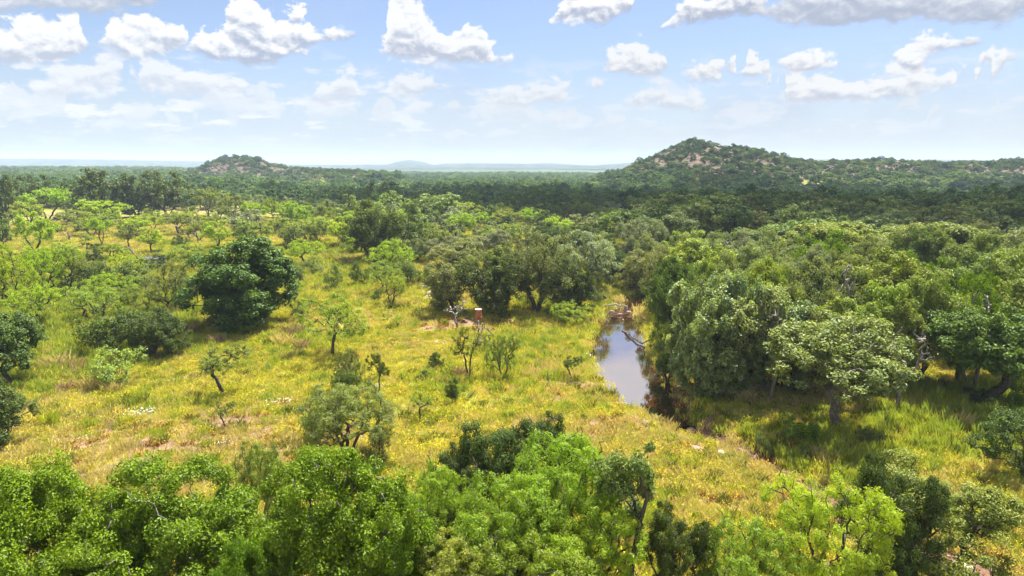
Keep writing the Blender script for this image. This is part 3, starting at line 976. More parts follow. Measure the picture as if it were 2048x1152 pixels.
def box(sx, sy, sz, c=(0, 0, 0), bevel=0.0):
    import bmesh
    bm = bmesh.new()
    bmesh.ops.create_cube(bm, size=1.0)
    for v in bm.verts:
        v.co = (v.co.x * sx + c[0], v.co.y * sy + c[1], v.co.z * sz + c[2])
    if bevel:
        bmesh.ops.bevel(bm, geom=list(bm.edges), offset=bevel, segments=2, affect='EDGES')
    me = bpy.data.meshes.new('box')
    bm.to_mesh(me)
    bm.free()
    return me


def worn_paint(name, c0, c1, rust, scale=5.0, rough=0.6, metal=0.0):
    m_, t = new_mat(name)
    tc = t.n('ShaderNodeTexCoord').outputs['Object']
    n = t.noise(tc, scale, 6, 0.65)
    c = t.mix(t.smooth(n, 0.35, 0.65), c0, c1)
    c = t.mix(t.smooth(t.noise(tc, scale * 2.3, 5, 0.7), 0.55, 0.68), c, rust)
    b = t.n('ShaderNodeBsdfPrincipled', {'Base Color': c, 'Roughness': rough, 'Metallic': metal})
    t.n('ShaderNodeOutputMaterial', {'Surface': b.outputs[0]})
    return m_


def feeder():
    x, y, z = G(957, 660)
    m_red = worn_paint('faded_red_drum', (0.42, 0.085, 0.04), (0.34, 0.11, 0.06), (0.18, 0.07, 0.04))
    m_lid = worn_paint('pale_lid', (0.62, 0.60, 0.55), (0.5, 0.46, 0.4), (0.3, 0.2, 0.14))
    m_leg = worn_paint('rusty_leg', (0.12, 0.06, 0.04), (0.2, 0.12, 0.08), (0.08, 0.04, 0.03))
    e = link('deer_feeder', None, loc=(x, y, z), category='feeder', label='red barrel game feeder on thin legs beside the bare dirt patch')
    R, z0, z1 = 0.29, 1.05, 1.95
    prof = [(0.001, z0 - 0.12), (0.16, z0 - 0.10), (0.27, z0), (R, z0 + 0.01)]
    for k in range(3):
        zz = z0 + 0.06 + (z1 - z0 - 0.1) * (k + 0.33) / 3 + 0.05
        prof += [(R, zz - 0.03), (R + 0.014, zz - 0.012), (R + 0.014, zz + 0.012), (R, zz + 0.03)]
    prof += [(R, z1 - 0.01)]
    V, Fc = lathe(prof, 28)
    d = link('drum', mesh_from('drum', V, Fc, mats=[m_red], smooth=True), e)
    V, Fc = lathe([(R + 0.005, z1 - 0.03), (R + 0.022, z1 - 0.02), (R + 0.022, z1 + 0.02), (R - 0.02, z1 + 0.028), (R - 0.03, z1 + 0.012), (0.08, z1 + 0.02), (0.001, z1 + 0.022)], 28)
    link('lid', mesh_from('lid', V, Fc, mats=[m_lid], smooth=True), e)
    V, Fc = lathe([(0.001, z0 - 0.30), (0.06, z0 - 0.30), (0.075, z0 - 0.2), (0.06, z0 - 0.11), (0.001, z0 - 0.105)], 14)
    link('spinner', mesh_from('spinner', V, Fc, mats=[m_leg], smooth=True), e)
    for a in (0.5, 2.6, 4.7):
        V, Fc = rod((math.cos(a) * 0.3, math.sin(a) * 0.3, z0 + 0.25), (math.cos(a) * 0.75, math.sin(a) * 0.75, -0.1), 0.022)
        link('leg', mesh_from('leg', V, Fc, mats=[m_leg], smooth=True), e)


feeder()


def blind():
    x, y, z = G(306, 540)
    m_dark = worn_paint('dark_boards', (0.035, 0.03, 0.026), (0.06, 0.05, 0.042), (0.02, 0.02, 0.018))
    m_roof = worn_paint('grey_roof_sheet', (0.05, 0.055, 0.055), (0.09, 0.09, 0.088), (0.1, 0.08, 0.07), rough=0.5)
    e = link('hunting_blind', None, loc=(x, y, z), category='shed', label='low dark flat roofed box hut half hidden by bushes in the left meadow')
    e.rotation_euler = (0, 0, 0.12)
    w, dp, h = 2.7, 1.6, 1.65
    # four walls made of boards, with a long window slot in the front
    nb = 9
    for k in range(nb):
        me = box(w / nb - 0.015, 0.03, 0.75, (0, 0, 0.42), 0.004)
        me.materials.append(m_dark)
        for (yy) in (-dp / 2, dp / 2):
            o = link('board', me, e, loc=(-w / 2 + (k + 0.5) * w / nb, yy, 0.02 * ((k * 7) % 3) / 3))
    for k in range(6):
        me = box(0.03, dp / 6 - 0.015, 1.45, (0, 0, 0.78), 0.004)
        me.materials.append(m_dark)
        for xx in (-w / 2, w / 2):
            link('board', me, e, loc=(xx, -dp / 2 + (k + 0.5) * dp / 6, 0))
    for xx in (-w / 2 + 0.05, -0.5, 0.5, w / 2 - 0.05):
        for yy in (-dp / 2 + 0.05, dp / 2 - 0.05):
            me = box(0.07, 0.07, h, (0, 0, h / 2))
            me.materials.append(m_dark)
            link('post', me, e, loc=(xx, yy, 0))
    me = box(w + 0.5, dp + 0.5, 0.06, (0, 0, 0), 0.012)
    me.materials.append(m_roof)
    r = link('roof', me, e, loc=(0.05, 0, h + 0.04))
    r.rotation_euler = (0.05, 0, 0)
    me = box(w + 0.3, 0.06, 0.16, (0, 0, 0), 0.01)
    me.materials.append(m_dark)
    link('roof_beam', me, e, loc=(0, -dp / 2 - 0.05, h - 0.09))


blind()

m_rock = worn_paint('granite_rock', (0.27, 0.17, 0.13), (0.18, 0.115, 0.09), (0.34, 0.26, 0.21), scale=4.0, rough=0.9)
m_pale = worn_paint('pale_stone', (0.50, 0.45, 0.40), (0.40, 0.33, 0.28), (0.28, 0.2, 0.16), scale=4.0, rough=0.9)


m_hrock = worn_paint('hill_granite', (0.17, 0.11, 0.09), (0.12, 0.08, 0.065), (0.24, 0.18, 0.15), scale=3.0, rough=0.9)


def rock_mesh(seed, m):
    import bmesh
    bm = bmesh.new()
    bmesh.ops.create_icosphere(bm, subdivisions=3, radius=0.5)
    r = np.random.default_rng(seed)
    cuts = r.normal(size=(7, 3))
    cuts /= np.linalg.norm(cuts, axis=1)[:, None]
    lim = r.uniform(0.27, 0.42, 7)
    for v in bm.verts:
        c = np.array(v.co)
        for q, l in zip(cuts, lim):
            dd = c @ q - l
            if dd > 0:
                c = c - q * dd * 0.9
        c = c * (1 + 0.05 * (float(vnoise(c[0] * 9 + seed, c[1] * 9 + c[2] * 5, seed)) - 0.5) * 2)
        v.co = (c[0], c[1] * 0.85, c[2] * 0.6)
    me = bpy.data.meshes.new('rock')
    bm.to_mesh(me)
    bm.free()
    me.materials.append(m)
    return me


ROCKM = [rock_mesh(i, m_rock) for i in range(4)]
HILLM = [rock_mesh(i + 20, m_hrock) for i in range(4)]
PALEM = [rock_mesh(i + 9, m_pale) for i in range(4)]


ORDN = ['leftmost', 'second', 'third', 'fourth', 'fifth', 'sixth', 'seventh', 'eighth', 'ninth', 'tenth', 'eleventh', 'rightmost']


def name_row(rl, what, where):
    rl.sort(key=lambda q: q[0])
    for k, (_, o) in enumerate(rl):
        w = 'rightmost' if k == len(rl) - 1 else ORDN[k]
        o['label'] = '%s %s %s%s' % (w, what, where, '' if k in (0, len(rl) - 1) else ', counted from the left')


def rocks():
    rl = []
    # stones at the head of the pool
    spots = [(1205, 632, .9), (1222, 626, 1.3), (1240, 630, 1.0), (1258, 627, 1.2), (1272, 634, 0.8), (1232, 620, .8), (1252, 618, 1.0), (1268, 616, .7), (1196, 640, .6), (1214, 641, .5), (1246, 640, .6), (1270, 645, .7)]
    for k, (px, py, s) in enumerate(spots):
        x, y = plane_pt(px, py, WATER_Z + 0.05)
        o = link('rock', ROCKM[k % 4], loc=(x, y, WATER_Z + 0.1 * s), category='rock', group='rocks at the head of the pool', label='')
        rl.append((px, o))
        s *= .62
        o.scale = (s, s * 0.9, s)
        o.rotation_euler = (0, 0, k * 1.7)
    name_row(rl, 'reddish rock', 'at the head of the pool')
    rl = []
    for k, (px, py, s) in enumerate([(838, 579, .8), (850, 577, 1.1), (862, 580, 1.0), (872, 584, .7), (846, 585, .6), (858, 588, .9), (834, 586, .5), (868, 590, .6)]):
        x, y, z = G(px, py)
        o = link('rock', PALEM[k % 4], loc=(x, y, z + 0.08 * s), category='rock', group='pale stones on the bare patch left of the live oaks', label='')
        rl.append((px, o))
        o.scale = (s * 1.2, s, s)
        o.rotation_euler = (0, 0, k * 2.1)
    name_row(rl, 'pale stone', 'on the bare patch by the live oaks')
    labs = ['flat pink rock beside the dry gully below the pool', 'smaller pink rock right of the flat one on the gully edge', 'pale boulder standing at the muddy outlet of the pool', 'pinkish boulder lying under the dark oak at the bottom right', 'pale rock on the gravel bed at the bottom right edge']
    for k, (px, py, s, m) in enumerate([(1392, 901, .9, ROCKM), (1440, 906, .6, PALEM), (1380, 858, .55, PALEM), (1818, 1100, 1.0, ROCKM), (1930, 1140, .8, PALEM)]):
        x, y, z = G(px, py)
        o = link('rock', m[(k + 1) % 4], loc=(x, y, z + 0.06 * s), category='rock', label=labs[k])
        o.scale = (s, s, s * .8)
        o.rotation_euler = (0, 0, k * 1.3)


rocks()


def logs():
    rng = np.random.default_rng(77)

    def limb(name, cat, label, pts, r0, r1, mat, branches=()):
        P = np.array(pts, float)
        # refine
        t = np.linspace(0, len(P) - 1, 14)
        Q = np.stack([np.interp(t, np.arange(len(P)), P[:, k]) for k in range(3)], 1)
        Q[1:-1] += rng.normal(0, r0 * 0.35, (12, 3))
        par = np.arange(-1, 13)
        rad = np.linspace(r0, r1, 14)
        n = 14
        for (i, d, L, r) in branches:
            prev = i
            for s in range(1, 5):
                Q = np.vstack([Q, Q[i] + np.array(d) * L * s / 4 + rng.normal(0, 0.05, 3)])
                par = np.append(par, prev)
                rad = np.append(rad, r * (1 - s / 5))
                prev = n
                n += 1
        V, Fc = tubes(Q, par, rad, 7)
        return link(name, mesh_from(name, V, Fc, mats=[mat], smooth=True), category=cat, label=label)

    x, y, z = G(254, 512)
    x2, y2, z2 = G(276, 524)
    limb('fallen_tree', 'dead trunk', 'dark arched dead trunk bending to the ground left of the low hut', [(x - .6, y + .8, z + .9), (x, y, z + 1.5), ((x + x2) / 2, (y + y2) / 2, z + 1.55), (x2 - .1, y2, z2 + .9), (x2, y2, z2 - .1)], 0.13, 0.17, M_BARK, ((2, (-.7, 0.1, 0.5), 1.1, .07),))
    x, y, z = G(139, 483)
    limb('tree_stump', 'stump', 'broken grey snag standing in the open far left meadow', [(x, y, z - .1), (x, y, z + 1.0), (x - .1, y, z + 1.9)], 0.22, 0.12, M_DEAD)
    x, y, z = G(160, 637)
    limb('fence_post', 'post', 'thin dark post standing alone in the lime green left meadow', [(x, y, z - .1), (x, y, z + .5), (x + .03, y, z + 1.0)], 0.06, 0.05, M_BARKG)
    x, y, z = G(940, 800)
    limb('dead_branch', 'branch', 'short curved dead branch beside the cone shaped juniper', [(x - .3, y, z), (x, y, z + .25), (x + .35, y, z + .65)], 0.05, 0.02, M_BARKG)
    wx, wy = plane_pt(1245, 662, WATER_Z)
    wx2, wy2 = plane_pt(1282, 690, WATER_Z)
    limb('fallen_branch', 'branch', 'dark fallen branch lying across the water near the pool head', [(wx, wy, WATER_Z + .03), ((wx + wx2) / 2, (wy + wy2) / 2, WATER_Z + .22), (wx2, wy2, WATER_Z + .12), (wx2 + 1, wy2 - .2, WATER_Z + .6)], 0.10, 0.07, M_BARK,
         ((4, (-.6, .5, .5), .7, .04), (7, (.1, -.7, .35), .9, .04), (9, (-.5, -.4, .6), .8, .03)))
    x, y, z = G(1200, 615)
    limb('fallen_log', 'log', 'pale fallen log on the stony bank above the pool', [(x, y, z + .15), (x + 1.4, y + .2, z + .25), (x + 3.0, y - .1, z + .15)], 0.13, 0.08, M_DEAD, ((5, (.3, .3, .8), .6, .05),))
    x, y, z = G(1208, 607)
    limb('tree_stump', 'stump', 'short dark stump on the far bank just left of the stony pool head', [(x, y, z - .1), (x, y, z + .4), (x + .05, y, z + .9)], 0.2, 0.15, M_BARK)
    x, y, z = G(1095, 770)
    limb('dead_branch', 'branch', 'pale forked dead stick standing in grass left of the twiggy bank bush', [(x, y, z - .05), (x + .1, y, z + .5), (x - .05, y, z + 1.0)], 0.05, 0.02, M_DEAD, ((5, (.5, .1, .7), .6, .03),))
    x, y, z = G(1510, 792)
    limb('fallen_branch', 'branch', 'bleached fallen limb in shade under the vine covered trees', [(x - 1.2, y, z + .2), (x, y + .1, z + .7), (x + 1.3, y, z + .25)], 0.07, 0.03, M_DEAD, ((4, (.3, -.3, .9), .8, .03), (8, (.4, .2, .8), .7, .02)))
    x, y, z = G(1722, 1145)
    limb('dead_branch', 'branch', 'white bleached branch at the bottom edge under the bright mesquite', [(x, y, z), (x + .1, y + .2, z + .9), (x - .2, y + .3, z + 1.7)], 0.08, 0.03, M_DEAD, ((5, (.6, .1, .6), .8, .03),))


logs()

# ------------------------------------------------------------------ trees and bushes one can point to
# meadow, from the near edge of the photograph backwards
T('oak', 'green', 50, 350, 958, h=6.0, label='broad green oak filling the bottom left corner', pick=0)
T('oak', 'green', 345, 350, 908, h=6.0, label='wide green oak at the bottom edge, second from the left corner', pick=1)
T('oak', 'green', 200, 280, 1075, h=4.6, label='low leafy oak at the bottom edge between the two wide left oaks', pick=1)
T('oak', 'green', 640, 350, 884, h=6.6, label='tall rounded green oak at the bottom left of centre', pick=1, rot=1.0)
T('oak', 'green', 770, 230, 990, h=4.6, label='lower green oak leaning out right of the tall rounded bottom oak', pick=0)
T('oak', 'green', 485, 180, 1095, h=4.6, label='small green oak low in the notch between the bottom left oaks', pick=0)
T('mesquite', 'mid', 518, 110, 884, h=4.2, label='crooked thin mesquite poking up between the two bottom left oaks')
T('liveoak', 'dark', 1000, 210, 842, h=5.2, label='dark live oak behind the bright bottom centre mesquites')
T('liveoak', 'dark', 1115, 160, 842, h=4.8, label='dark live oak tip right of the dark one at bottom centre')
T('liveoak', 'dark', 915, 150, 905, h=4.4, label='low dark live oak left of the bright bottom centre mesquites')
T('mesquite', 'lush', 870, 170, 935, h=4.6, label='thin leaning mesquite at the left edge of the bottom centre clump')
T('mesquite', 'lush', 1000, 230, 955, h=5.0, label='bright feathery mesquite in the middle of the bottom centre clump')
T('mesquite', 'lush', 1120, 250, 872, h=5.8, label='tallest bright mesquite of the bottom centre clump')
T('mesquite', 'lush', 1180, 230, 1000, h=4.6, label='bright mesquite low in the right half of the bottom centre clump')
T('mesquite', 'lush', 1060, 280, 1070, h=4.0, label='pale mesquite on the bottom edge below the centre clump')
T('mesquite', 'light', 930, 200, 1075, h=3.8, label='pale mesquite on the bottom edge left of the centre clump foot')
T('thin', 'mid', 1265, 140, 884, h=6.3, label='slender tall tree with bare lower trunk at bottom centre right')
T('liveoak', 'dark', 1362, 150, 1020, h=3.8, label='dark low oak at the bottom edge right of the slender tree')
T('mesquite', 'lush', 1500, 200, 1045, h=4.0, label='bright low mesquite on the bottom edge left of the right pair')
T('mesquite', 'bright', 1675, 240, 955, h=5.2, label='bright yellow green mesquite of the bottom right pair')
T('liveoak', 'dark', 1800, 180, 925, h=5.4, label='dark live oak top between the bright mesquite and the broad dark oak')
T('liveoak', 'mid', 1875, 290, 935, h=5.0, label='broad dark olive live oak at the bottom right over the pink rocks')
T('oak', 'deep', 22, 165, 632, base=772, label='dark oak with short trunk cut by the left edge above the dark bush')
T('liveoak', 'dark', 0, 170, 765, base=898, label='dense dark bushy oak cut by the left edge at mid height')
T('liveoak', 'deep', 2050, 180, 800, base=955, label='dense dark bush oak cut by the right edge above the bottom right corner')
T('shrub', 'mid', 638, 80, 790, base=880, label='bushy left flank of the dense grey green meadow mesquite')
T('shrub', 'olive', 752, 70, 850, base=935, label='olive shrub at the lower right of the dense grey green mesquite')
T('shrub', 'deep', 690, 60, 735, base=790, label='dark shrub directly above the dense grey green meadow mesquite')
T('mesquite', 'mid', 700, 185, 765, base=925, label='dense grey green mesquite right of the two dark bottom oaks, mid meadow', pick=2)
T('sparse', 'mid', 448, 100, 695, base=790, label='small leaning mesquite alone in yellow flowers on the left meadow', pick=0, rot=3.4)
T('mesquite', 'light', 664, 140, 592, base=712, label='forked mesquite with spreading airy crown right of the big dark round oak', pick=1)
T('sparse', 'mid', 938, 74, 655, base=755, label='mesquite with upright trunk and one bare curved limb in the centre meadow', pick=1)
T('mesquite', 'mid', 1005, 72, 668, base=756, label='bushy mesquite just right of the upright one in the centre meadow', pick=0)
T('juniper', 'deep', 872, 32, 704, base=740, label='small round dark juniper in the flowers left of the centre mesquites', pick=1)
T('juniper', 'deep', 904, 30, 754, base=807, label='cone shaped dark juniper below the centre mesquites', pick=0)
T('shrub', 'dark', 846, 32, 740, base=762, label='low dark shrub between the round juniper and the open meadow')
T('sparse', 'light', 842, 46, 786, base=842, label='thin pale sapling alone in the lower centre meadow')
T('sparse', 'mid', 452, 44, 805, base=855, label='small wispy sapling below the leaning lone mesquite')
T('sparse', 'dark', 1143, 42, 712, base=758, label='twiggy small bush on the left bank of the pool')
T('sparse', 'dark', 758, 56, 703, base=788, label='slim dark young oak right of the pale grey shrub in the meadow', pick=1)
T('mesquite', 'olive', 698, 66, 698, base=782, label='olive mesquite bush directly below the forked airy mesquite', pick=2)
T('dead', 'dark', 915, 55, 598, base=658, label='bare dead mesquite left of the red barrel feeder', pick=0)
T('dead', 'dark', 962, 46, 640, base=700, label='small bare leaning dead branches below the red barrel feeder', pick=1)
T('mesquite', 'bright', 1146, 82, 603, base=650, label='bright small mesquite on the bank left of the pool head')
T('mesquite', 'light', 783, 58, 548, base=612, label='thin mesquite with dark curved stem left of the pale stones', pick=3)
T('shrub', 'deep', 753, 24, 578, base=602, label='tiny dark shrub at the foot of the thin curved mesquite')
T('shrub', 'mid', 668, 40, 528, base=582, label='grey green shrub left of the darker rounded shrub, beyond the big dark oak')
T('shrub', 'deep', 718, 42, 522, base=574, label='rounded dark shrub right of the grey green one beyond the big dark oak')
T('shrub', 'sage', 628, 42, 515, base=550, label='pale sage shrub just right of the top of the big dark round oak')
T('shrub', 'olive', 598, 36, 598, base=640, label='olive shrub at the right foot of the big dark round oak')
T('roundoak', 'deep', 494, 205, 476, base=655, label='big dense dark green oak with round crown in the left meadow')
T('shrub', 'light', 252, 118, 697, base=768, label='light green bush in the left meadow below the dark shrub row')
T('shrub', 'deep', 222, 135, 606, base=700, label='dark shrub at the left end of the low row before the big oak')
T('liveoak', 'dark', 305, 125, 616, base=716, label='dark leafy thicket oak between the two low shrubs before the big oak')
T('shrub', 'dark', 352, 70, 652, base=712, label='dark shrub at the right end of the low row before the big oak')
T('mesquite', 'light', 192, 104, 566, base=645, label='airy pale mesquite standing over the dark low shrub row', pick=0)
T('mesquite', 'mid', 288, 70, 568, base=632, label='mesquite with thick curved dark trunk left of the big dark oak')
T('mesquite', 'olive', 346, 112, 520, base=622, label='twiggy olive mesquite touching the left side of the big dark oak', pick=2)
T('mesquite', 'bright', 26, 105, 486, base=622, label='many stemmed bright mesquite cut by the left edge', pick=2)
T('mesquite', 'bright', 92, 84, 496, base=594, label='leaning bright mesquite second from the left edge, dark twisted stem', pick=0)
T('mesquite', 'light', 140, 66, 490, base=586, label='mesquite with crooked dark trunk third from the left edge')
T('shrub', 'dark', 168, 88, 528, base=584, label='leftmost dark shrub of the middle row in the left meadow')
T('shrub', 'deep', 222, 88, 522, base=584, label='second dark shrub of the middle row in the left meadow')
T('shrub', 'mid', 272, 88, 518, base=580, label='third and greener shrub of the middle row in the left meadow')
T('shrub', 'deep', 188, 56, 486, base=524, label='dark shrub left of the low hut, beyond the middle row')
T('mesquite', 'light', 228, 52, 484, base=524, label='pale leafy mesquite touching the dark shrub left of the low hut')
T('shrub', 'dark', 322, 64, 508, base=545, label='dark bush hiding the front of the low flat roofed hut')
T('mesquite', 'bright', 70, 76, 424, base=508, label='bright mesquite on the far left, alone above the leaning pair')
T('mesquite', 'bright', 205, 48, 430, base=490, label='slim bright mesquite in the far left meadow left of the twiggy one')
T('mesquite', 'olive', 258, 48, 442, base=498, label='twiggy brownish mesquite in the far left meadow')
T('mesquite', 'bright', 303, 58, 454, base=508, label='bright mesquite straight behind the low flat roofed hut')
T('dead', 'dark', 383, 48, 436, base=479, label='bare branching dead tree in the far left meadow', pick=1)
T('shrub', 'deep', 363, 34, 468, base=501, label='round dark bush below the bare branching dead tree')
T('mesquite', 'bright', 436, 72, 440, base=498, label='bright mesquite above the left shoulder of the big dark oak')
T('mesquite', 'mid', 512, 76, 438, base=498, label='greener mesquite directly behind the big dark oak crown')
T('liveoak', 'dark', 590, 50, 454, base=508, label='small dense dark oak right of the big oak top, far meadow')
T('mesquite', 'bright', 512, 54, 403, base=450, label='bright round mesquite in the far meadow row, left of the twin one')
T('mesquite', 'bright', 590, 70, 402, base=460, label='bright broad mesquite in the far meadow row above the small dark oak')
T('mesquite', 'light', 546, 36, 396, base=448, label='thin pale mesquite squeezed between the two bright far ones')
T('mesquite', 'olive', 633, 44, 436, base=506, label='olive mesquite with dark stem left of the big spreading live oak')
T('mesquite', 'mid', 650, 50, 404, base=462, label='mid green mesquite between the bright broad one and the big live oak')
T('mesquite', 'mid', 416, 54, 374, base=434, label='green mesquite right of the two huge far oaks')
T('mesquite', 'mid', 465, 54, 386, base=436, label='second green mesquite right of the two huge far oaks')
T('liveoak', 'dark', 212, 125, 336, base=437, label='huge dark spreading live oak, left one of the far pair', pick=1)
T('liveoak', 'dark', 275, 80, 346, base=434, label='dark live oak with visible trunk between the huge far pair')
T('liveoak', 'dark', 338, 108, 342, base=434, label='huge dark spreading live oak, right one of the far pair', pick=0)
T('mesquite', 'bright', 208, 94, 398, base=445, label='bright green mesquite before the huge left far oak')
T('mesquite', 'bright', 96, 94, 374, base=440, label='wide bright mesquite left of the huge far oaks')
T('mesquite', 'light', 62, 60, 398, base=462, label='pale mesquite below the wide bright one at the far left')
T('liveoak', 'dark', 14, 76, 344, base=448, label='dark live oak cut by the left edge near the horizon')
T('liveoak', 'dark', 82, 86, 348, base=430, label='dark live oak between the left edge and the huge far pair')
T('liveoak', 'deep', 165, 60, 392, base=446, label='dark bushy oak at the left foot of the huge far oaks')
T('liveoak', 'mid', 10, 50, 425, base=492, label='dark green bushy oak cut by the left edge beside the bright mesquite')
# centre
T('liveoak', 'dark', 742, 132, 400, base=524, label='big spreading live oak with dark leaning trunk above the centre meadow', pick=2)
T('liveoak', 'mid', 815, 92, 400, base=505, label='live oak joined to the right side of the big spreading one')
T('liveoak', 'olive', 834, 66, 476, base=524, label='olive live oak low at the right foot of the big spreading one')
T('liveoak', 'grey', 908, 104, 474, base=532, label='silvery grey live oak in the centre behind the dark clump')
T('liveoak', 'dark', 892, 76, 442, base=486, label='dark live oak above the silvery grey one')
T('liveoak', 'olive', 980, 82, 440, base=494, label='olive live oak right of the dark one above the silvery oak')
T('mesquite', 'sage', 1046, 64, 446, base=486, label='pale airy tree above the dark centre live oak clump')
T('shrub', 'mid', 818, 60, 514, base=570, label='green bush at the left end of the dark centre clump')
T('shrub', 'green', 868, 50, 530, base=574, label='green bush over the pale stones')
T('liveoak', 'olive', 905, 130, 520, base=622, label='leftmost live oak of the dark clump behind the red feeder', pick=0)
T('liveoak', 'dark', 1000, 150, 500, base=628, label='second live oak of the dark clump, directly behind the red feeder', pick=2)
T('liveoak', 'olive', 1075, 160, 468, base=626, label='tallest live oak of the dark clump behind the red feeder', pick=1)
T('liveoak', 'dark', 1145, 110, 520, base=628, label='rightmost live oak of the dark clump, near the pool head')
T('liveoak', 'grey', 1168, 150, 464, base=580, label='grey green live oak with arching limbs left of the pool head', pick=1)
T('liveoak', 'grey', 1275, 100, 436, base=532, label='grey live oak beyond the pool, left of the lit thicket')
T('shrub', 'olive', 1190, 44, 572, base=606, label='grassy green bush on the far bank left of the pool head')
T('liveoak', 'deep', 1078, 80, 380, base=446, label='dark tall oak standing above the bright centre mesquites')
T('mesquite', 'bright', 1071, 62, 416, base=458, label='bright round mesquite under the dark tall oak')
T('liveoak', 'olive', 1154, 76, 428, base=470, label='rounded olive bush tree right of the bright round mesquite')
T('mesquite', 'bright', 1225, 48, 423, base=466, label='bright small mesquite left of the shaded belt edge')
T('mesquite', 'bright', 868, 54, 403, base=450, label='bright mesquite behind the dark oak above the silvery one')
T('mesquite', 'light', 936, 70, 402, base=448, label='wide light mesquite in the centre far row')
T('mesquite', 'mid', 1000, 48, 404, base=450, label='mid green mesquite left of the dark tall oak')
T('mesquite', 'mid', 1020, 44, 392, base=438, label='mesquite crown touching the dark tall oak on its left')
T('liveoak', 'mid', 700, 70, 388, base=456, label='mid green oak behind the big spreading live oak, left side')
T('liveoak', 'dark', 760, 90, 362, base=430, label='dark oak rising behind the big spreading live oak')
T('mesquite', 'mid', 1170, 60, 402, base=448, label='mid green mesquite before the shaded belt, right of the dark tall oak')
# right bank of the pool and the thicket
T('liveoak', 'deep', 1352, 130, 520, base=690, label='dark oak overhanging the right side of the pool head', pick=0)
T('liveoak', 'dark', 1335, 84, 650, base=772, label='low green oak leaning over the middle of the pool from the right', pick=1)
T('vine', 'vine', 1410, 180, 552, base=785, label='tall vine draped tree nearest the pool with pale leaf tips', pick=0)
T('vine', 'vine', 1492, 160, 570, base=784, label='vine draped tree right of the tallest one by the pool', pick=1)
T('vine', 'vine', 1432, 130, 640, base=800, label='low vine curtain in front of the vine draped trees', pick=2)
T('vine', 'vine', 1575, 150, 590, h=6.4, label='vine covered tree between the draped pair and the pale green oak', pick=0)
T('vine', 'vine', 1372, 100, 610, base=775, label='vine covered tree leaning to the pool from the draped pair', pick=2)
T('vine', 'vine', 1500, 130, 545, h=8.0, label='vine topped crown behind the draped pair', pick=1)
T('openoak', 'paleoak', 1672, 290, 632, base=856, label='pale green oak with grey forked trunk on the right bank', pick=0, rot=0.6)
T('openoak', 'deep', 1950, 230, 610, base=808, label='dark green oak with thick leaning trunk at the right', pick=1)
T('mesquite', 'light', 1806, 90, 650, base=784, label='pale small tree between the pale oak and the right dark oak')
T('juniper', 'deep', 1424, 46, 762, base=806, label='small dark juniper in the shade below the vine draped trees', pick=1)
T('shrub', 'olive', 1524, 34, 858, base=910, label='narrow green shrub on the edge of the dry gully')
T('shrub', 'green', 1590, 90, 830, base=880, label='leafy green shrub left of the pale oak trunk')
T('shrub', 'mid', 1606, 34, 890, base=920, label='small grey shrub right of the narrow gully shrub')
T('shrub', 'deep', 1768, 80, 740, base=800, label='dark bush in shade behind the pale oak trunk')
T('shrub', 'dark', 1962, 60, 776, base=815, label='dark shrub at the foot of the leaning oak trunk')
T('shrub', 'green', 2030, 60, 745, base=820, label='green bush cut by the right edge beyond the leaning oak')
T('shrub', 'olive', 1735, 60, 856, base=885, label='low olive shrub in grass below the pale oak')
T('dead', 'dark', 1812, 90, 648, h=5.6, label='bare grey dead crown between the pale oak and the right dark oak', pick=0)
T('dead', 'dark', 1690, 70, 528, h=8.2, label='bare grey branches sticking out of the thicket above the pale oak', pick=1)
T('dead', 'dark', 1556, 70, 600, h=6.6, label='dead grey branches among the vine covered trees', pick=0)
T('dead', 'dark', 1965, 80, 590, h=6.6, label='dead grey limbs behind the leaning dark oak at the right', pick=1)
T('dead', 'dark', 1470, 60, 470, h=7.6, label='bare dead top in the pale far rows of the thicket', pick=0)
thicket = [(1610, 150, 612, 'olive', 5.8), (1715, 150, 600, 'light', 6.2), (1765, 150, 566, 'light', 7.0), (1862, 165, 548, 'mid', 7.6), (1945, 150, 545, 'green', 7.6), (2040, 160, 560, 'mid', 7.2),
           (1655, 175, 524, 'olive', 8.2), (1750, 190, 500, 'mid', 8.6), (1838, 150, 506, 'green', 8), (1925, 170, 505, 'mid', 8.2), (2005, 150, 503, 'mid', 8), (2080, 150, 492, 'mid', 8),
           (1565, 150, 524, 'light', 8), (1478, 150, 510, 'sage', 8), (1405, 150, 482, 'light', 8), (1340, 120, 474, 'olive', 8),
           (1652, 130, 462, 'green', 8.3), (1722, 120, 474, 'sage', 8), (1792, 130, 447, 'sage', 8.4), (1850, 110, 452, 'mid', 8.2), (1905, 120, 457, 'mid', 8), (1965, 130, 466, 'mid', 8), (2035, 120, 476, 'olive', 8),
           (1560, 120, 463, 'sage', 7.5), (1500, 120, 462, 'grey', 7.2), (1440, 120, 464, 'sage', 7), (1372, 110, 462, 'light', 6.6), (1310, 90, 470, 'sage', 7),
           (1610, 110, 490, 'grey', 7.6), (1530, 120, 490, 'sage', 7.4), (1700, 120, 540, 'mid', 7.4), (1800, 120, 600, 'mid', 6.1),
           (1420, 110, 520, 'mid', 7.6)]
GROUP_TH = 'trees of the sunlit thicket right of the pool'
for k, (x, w, top, tint, h) in enumerate(thicket):
    T('liveoak' if tint in ('grey', 'sage', 'olive', 'dark') else ('oak' if k % 4 else 'liveoak'), tint, x, w, top, h=h, group=GROUP_TH)

# mesquites, oaks and scrub that fill the far meadow
rng = np.random.default_rng(19)


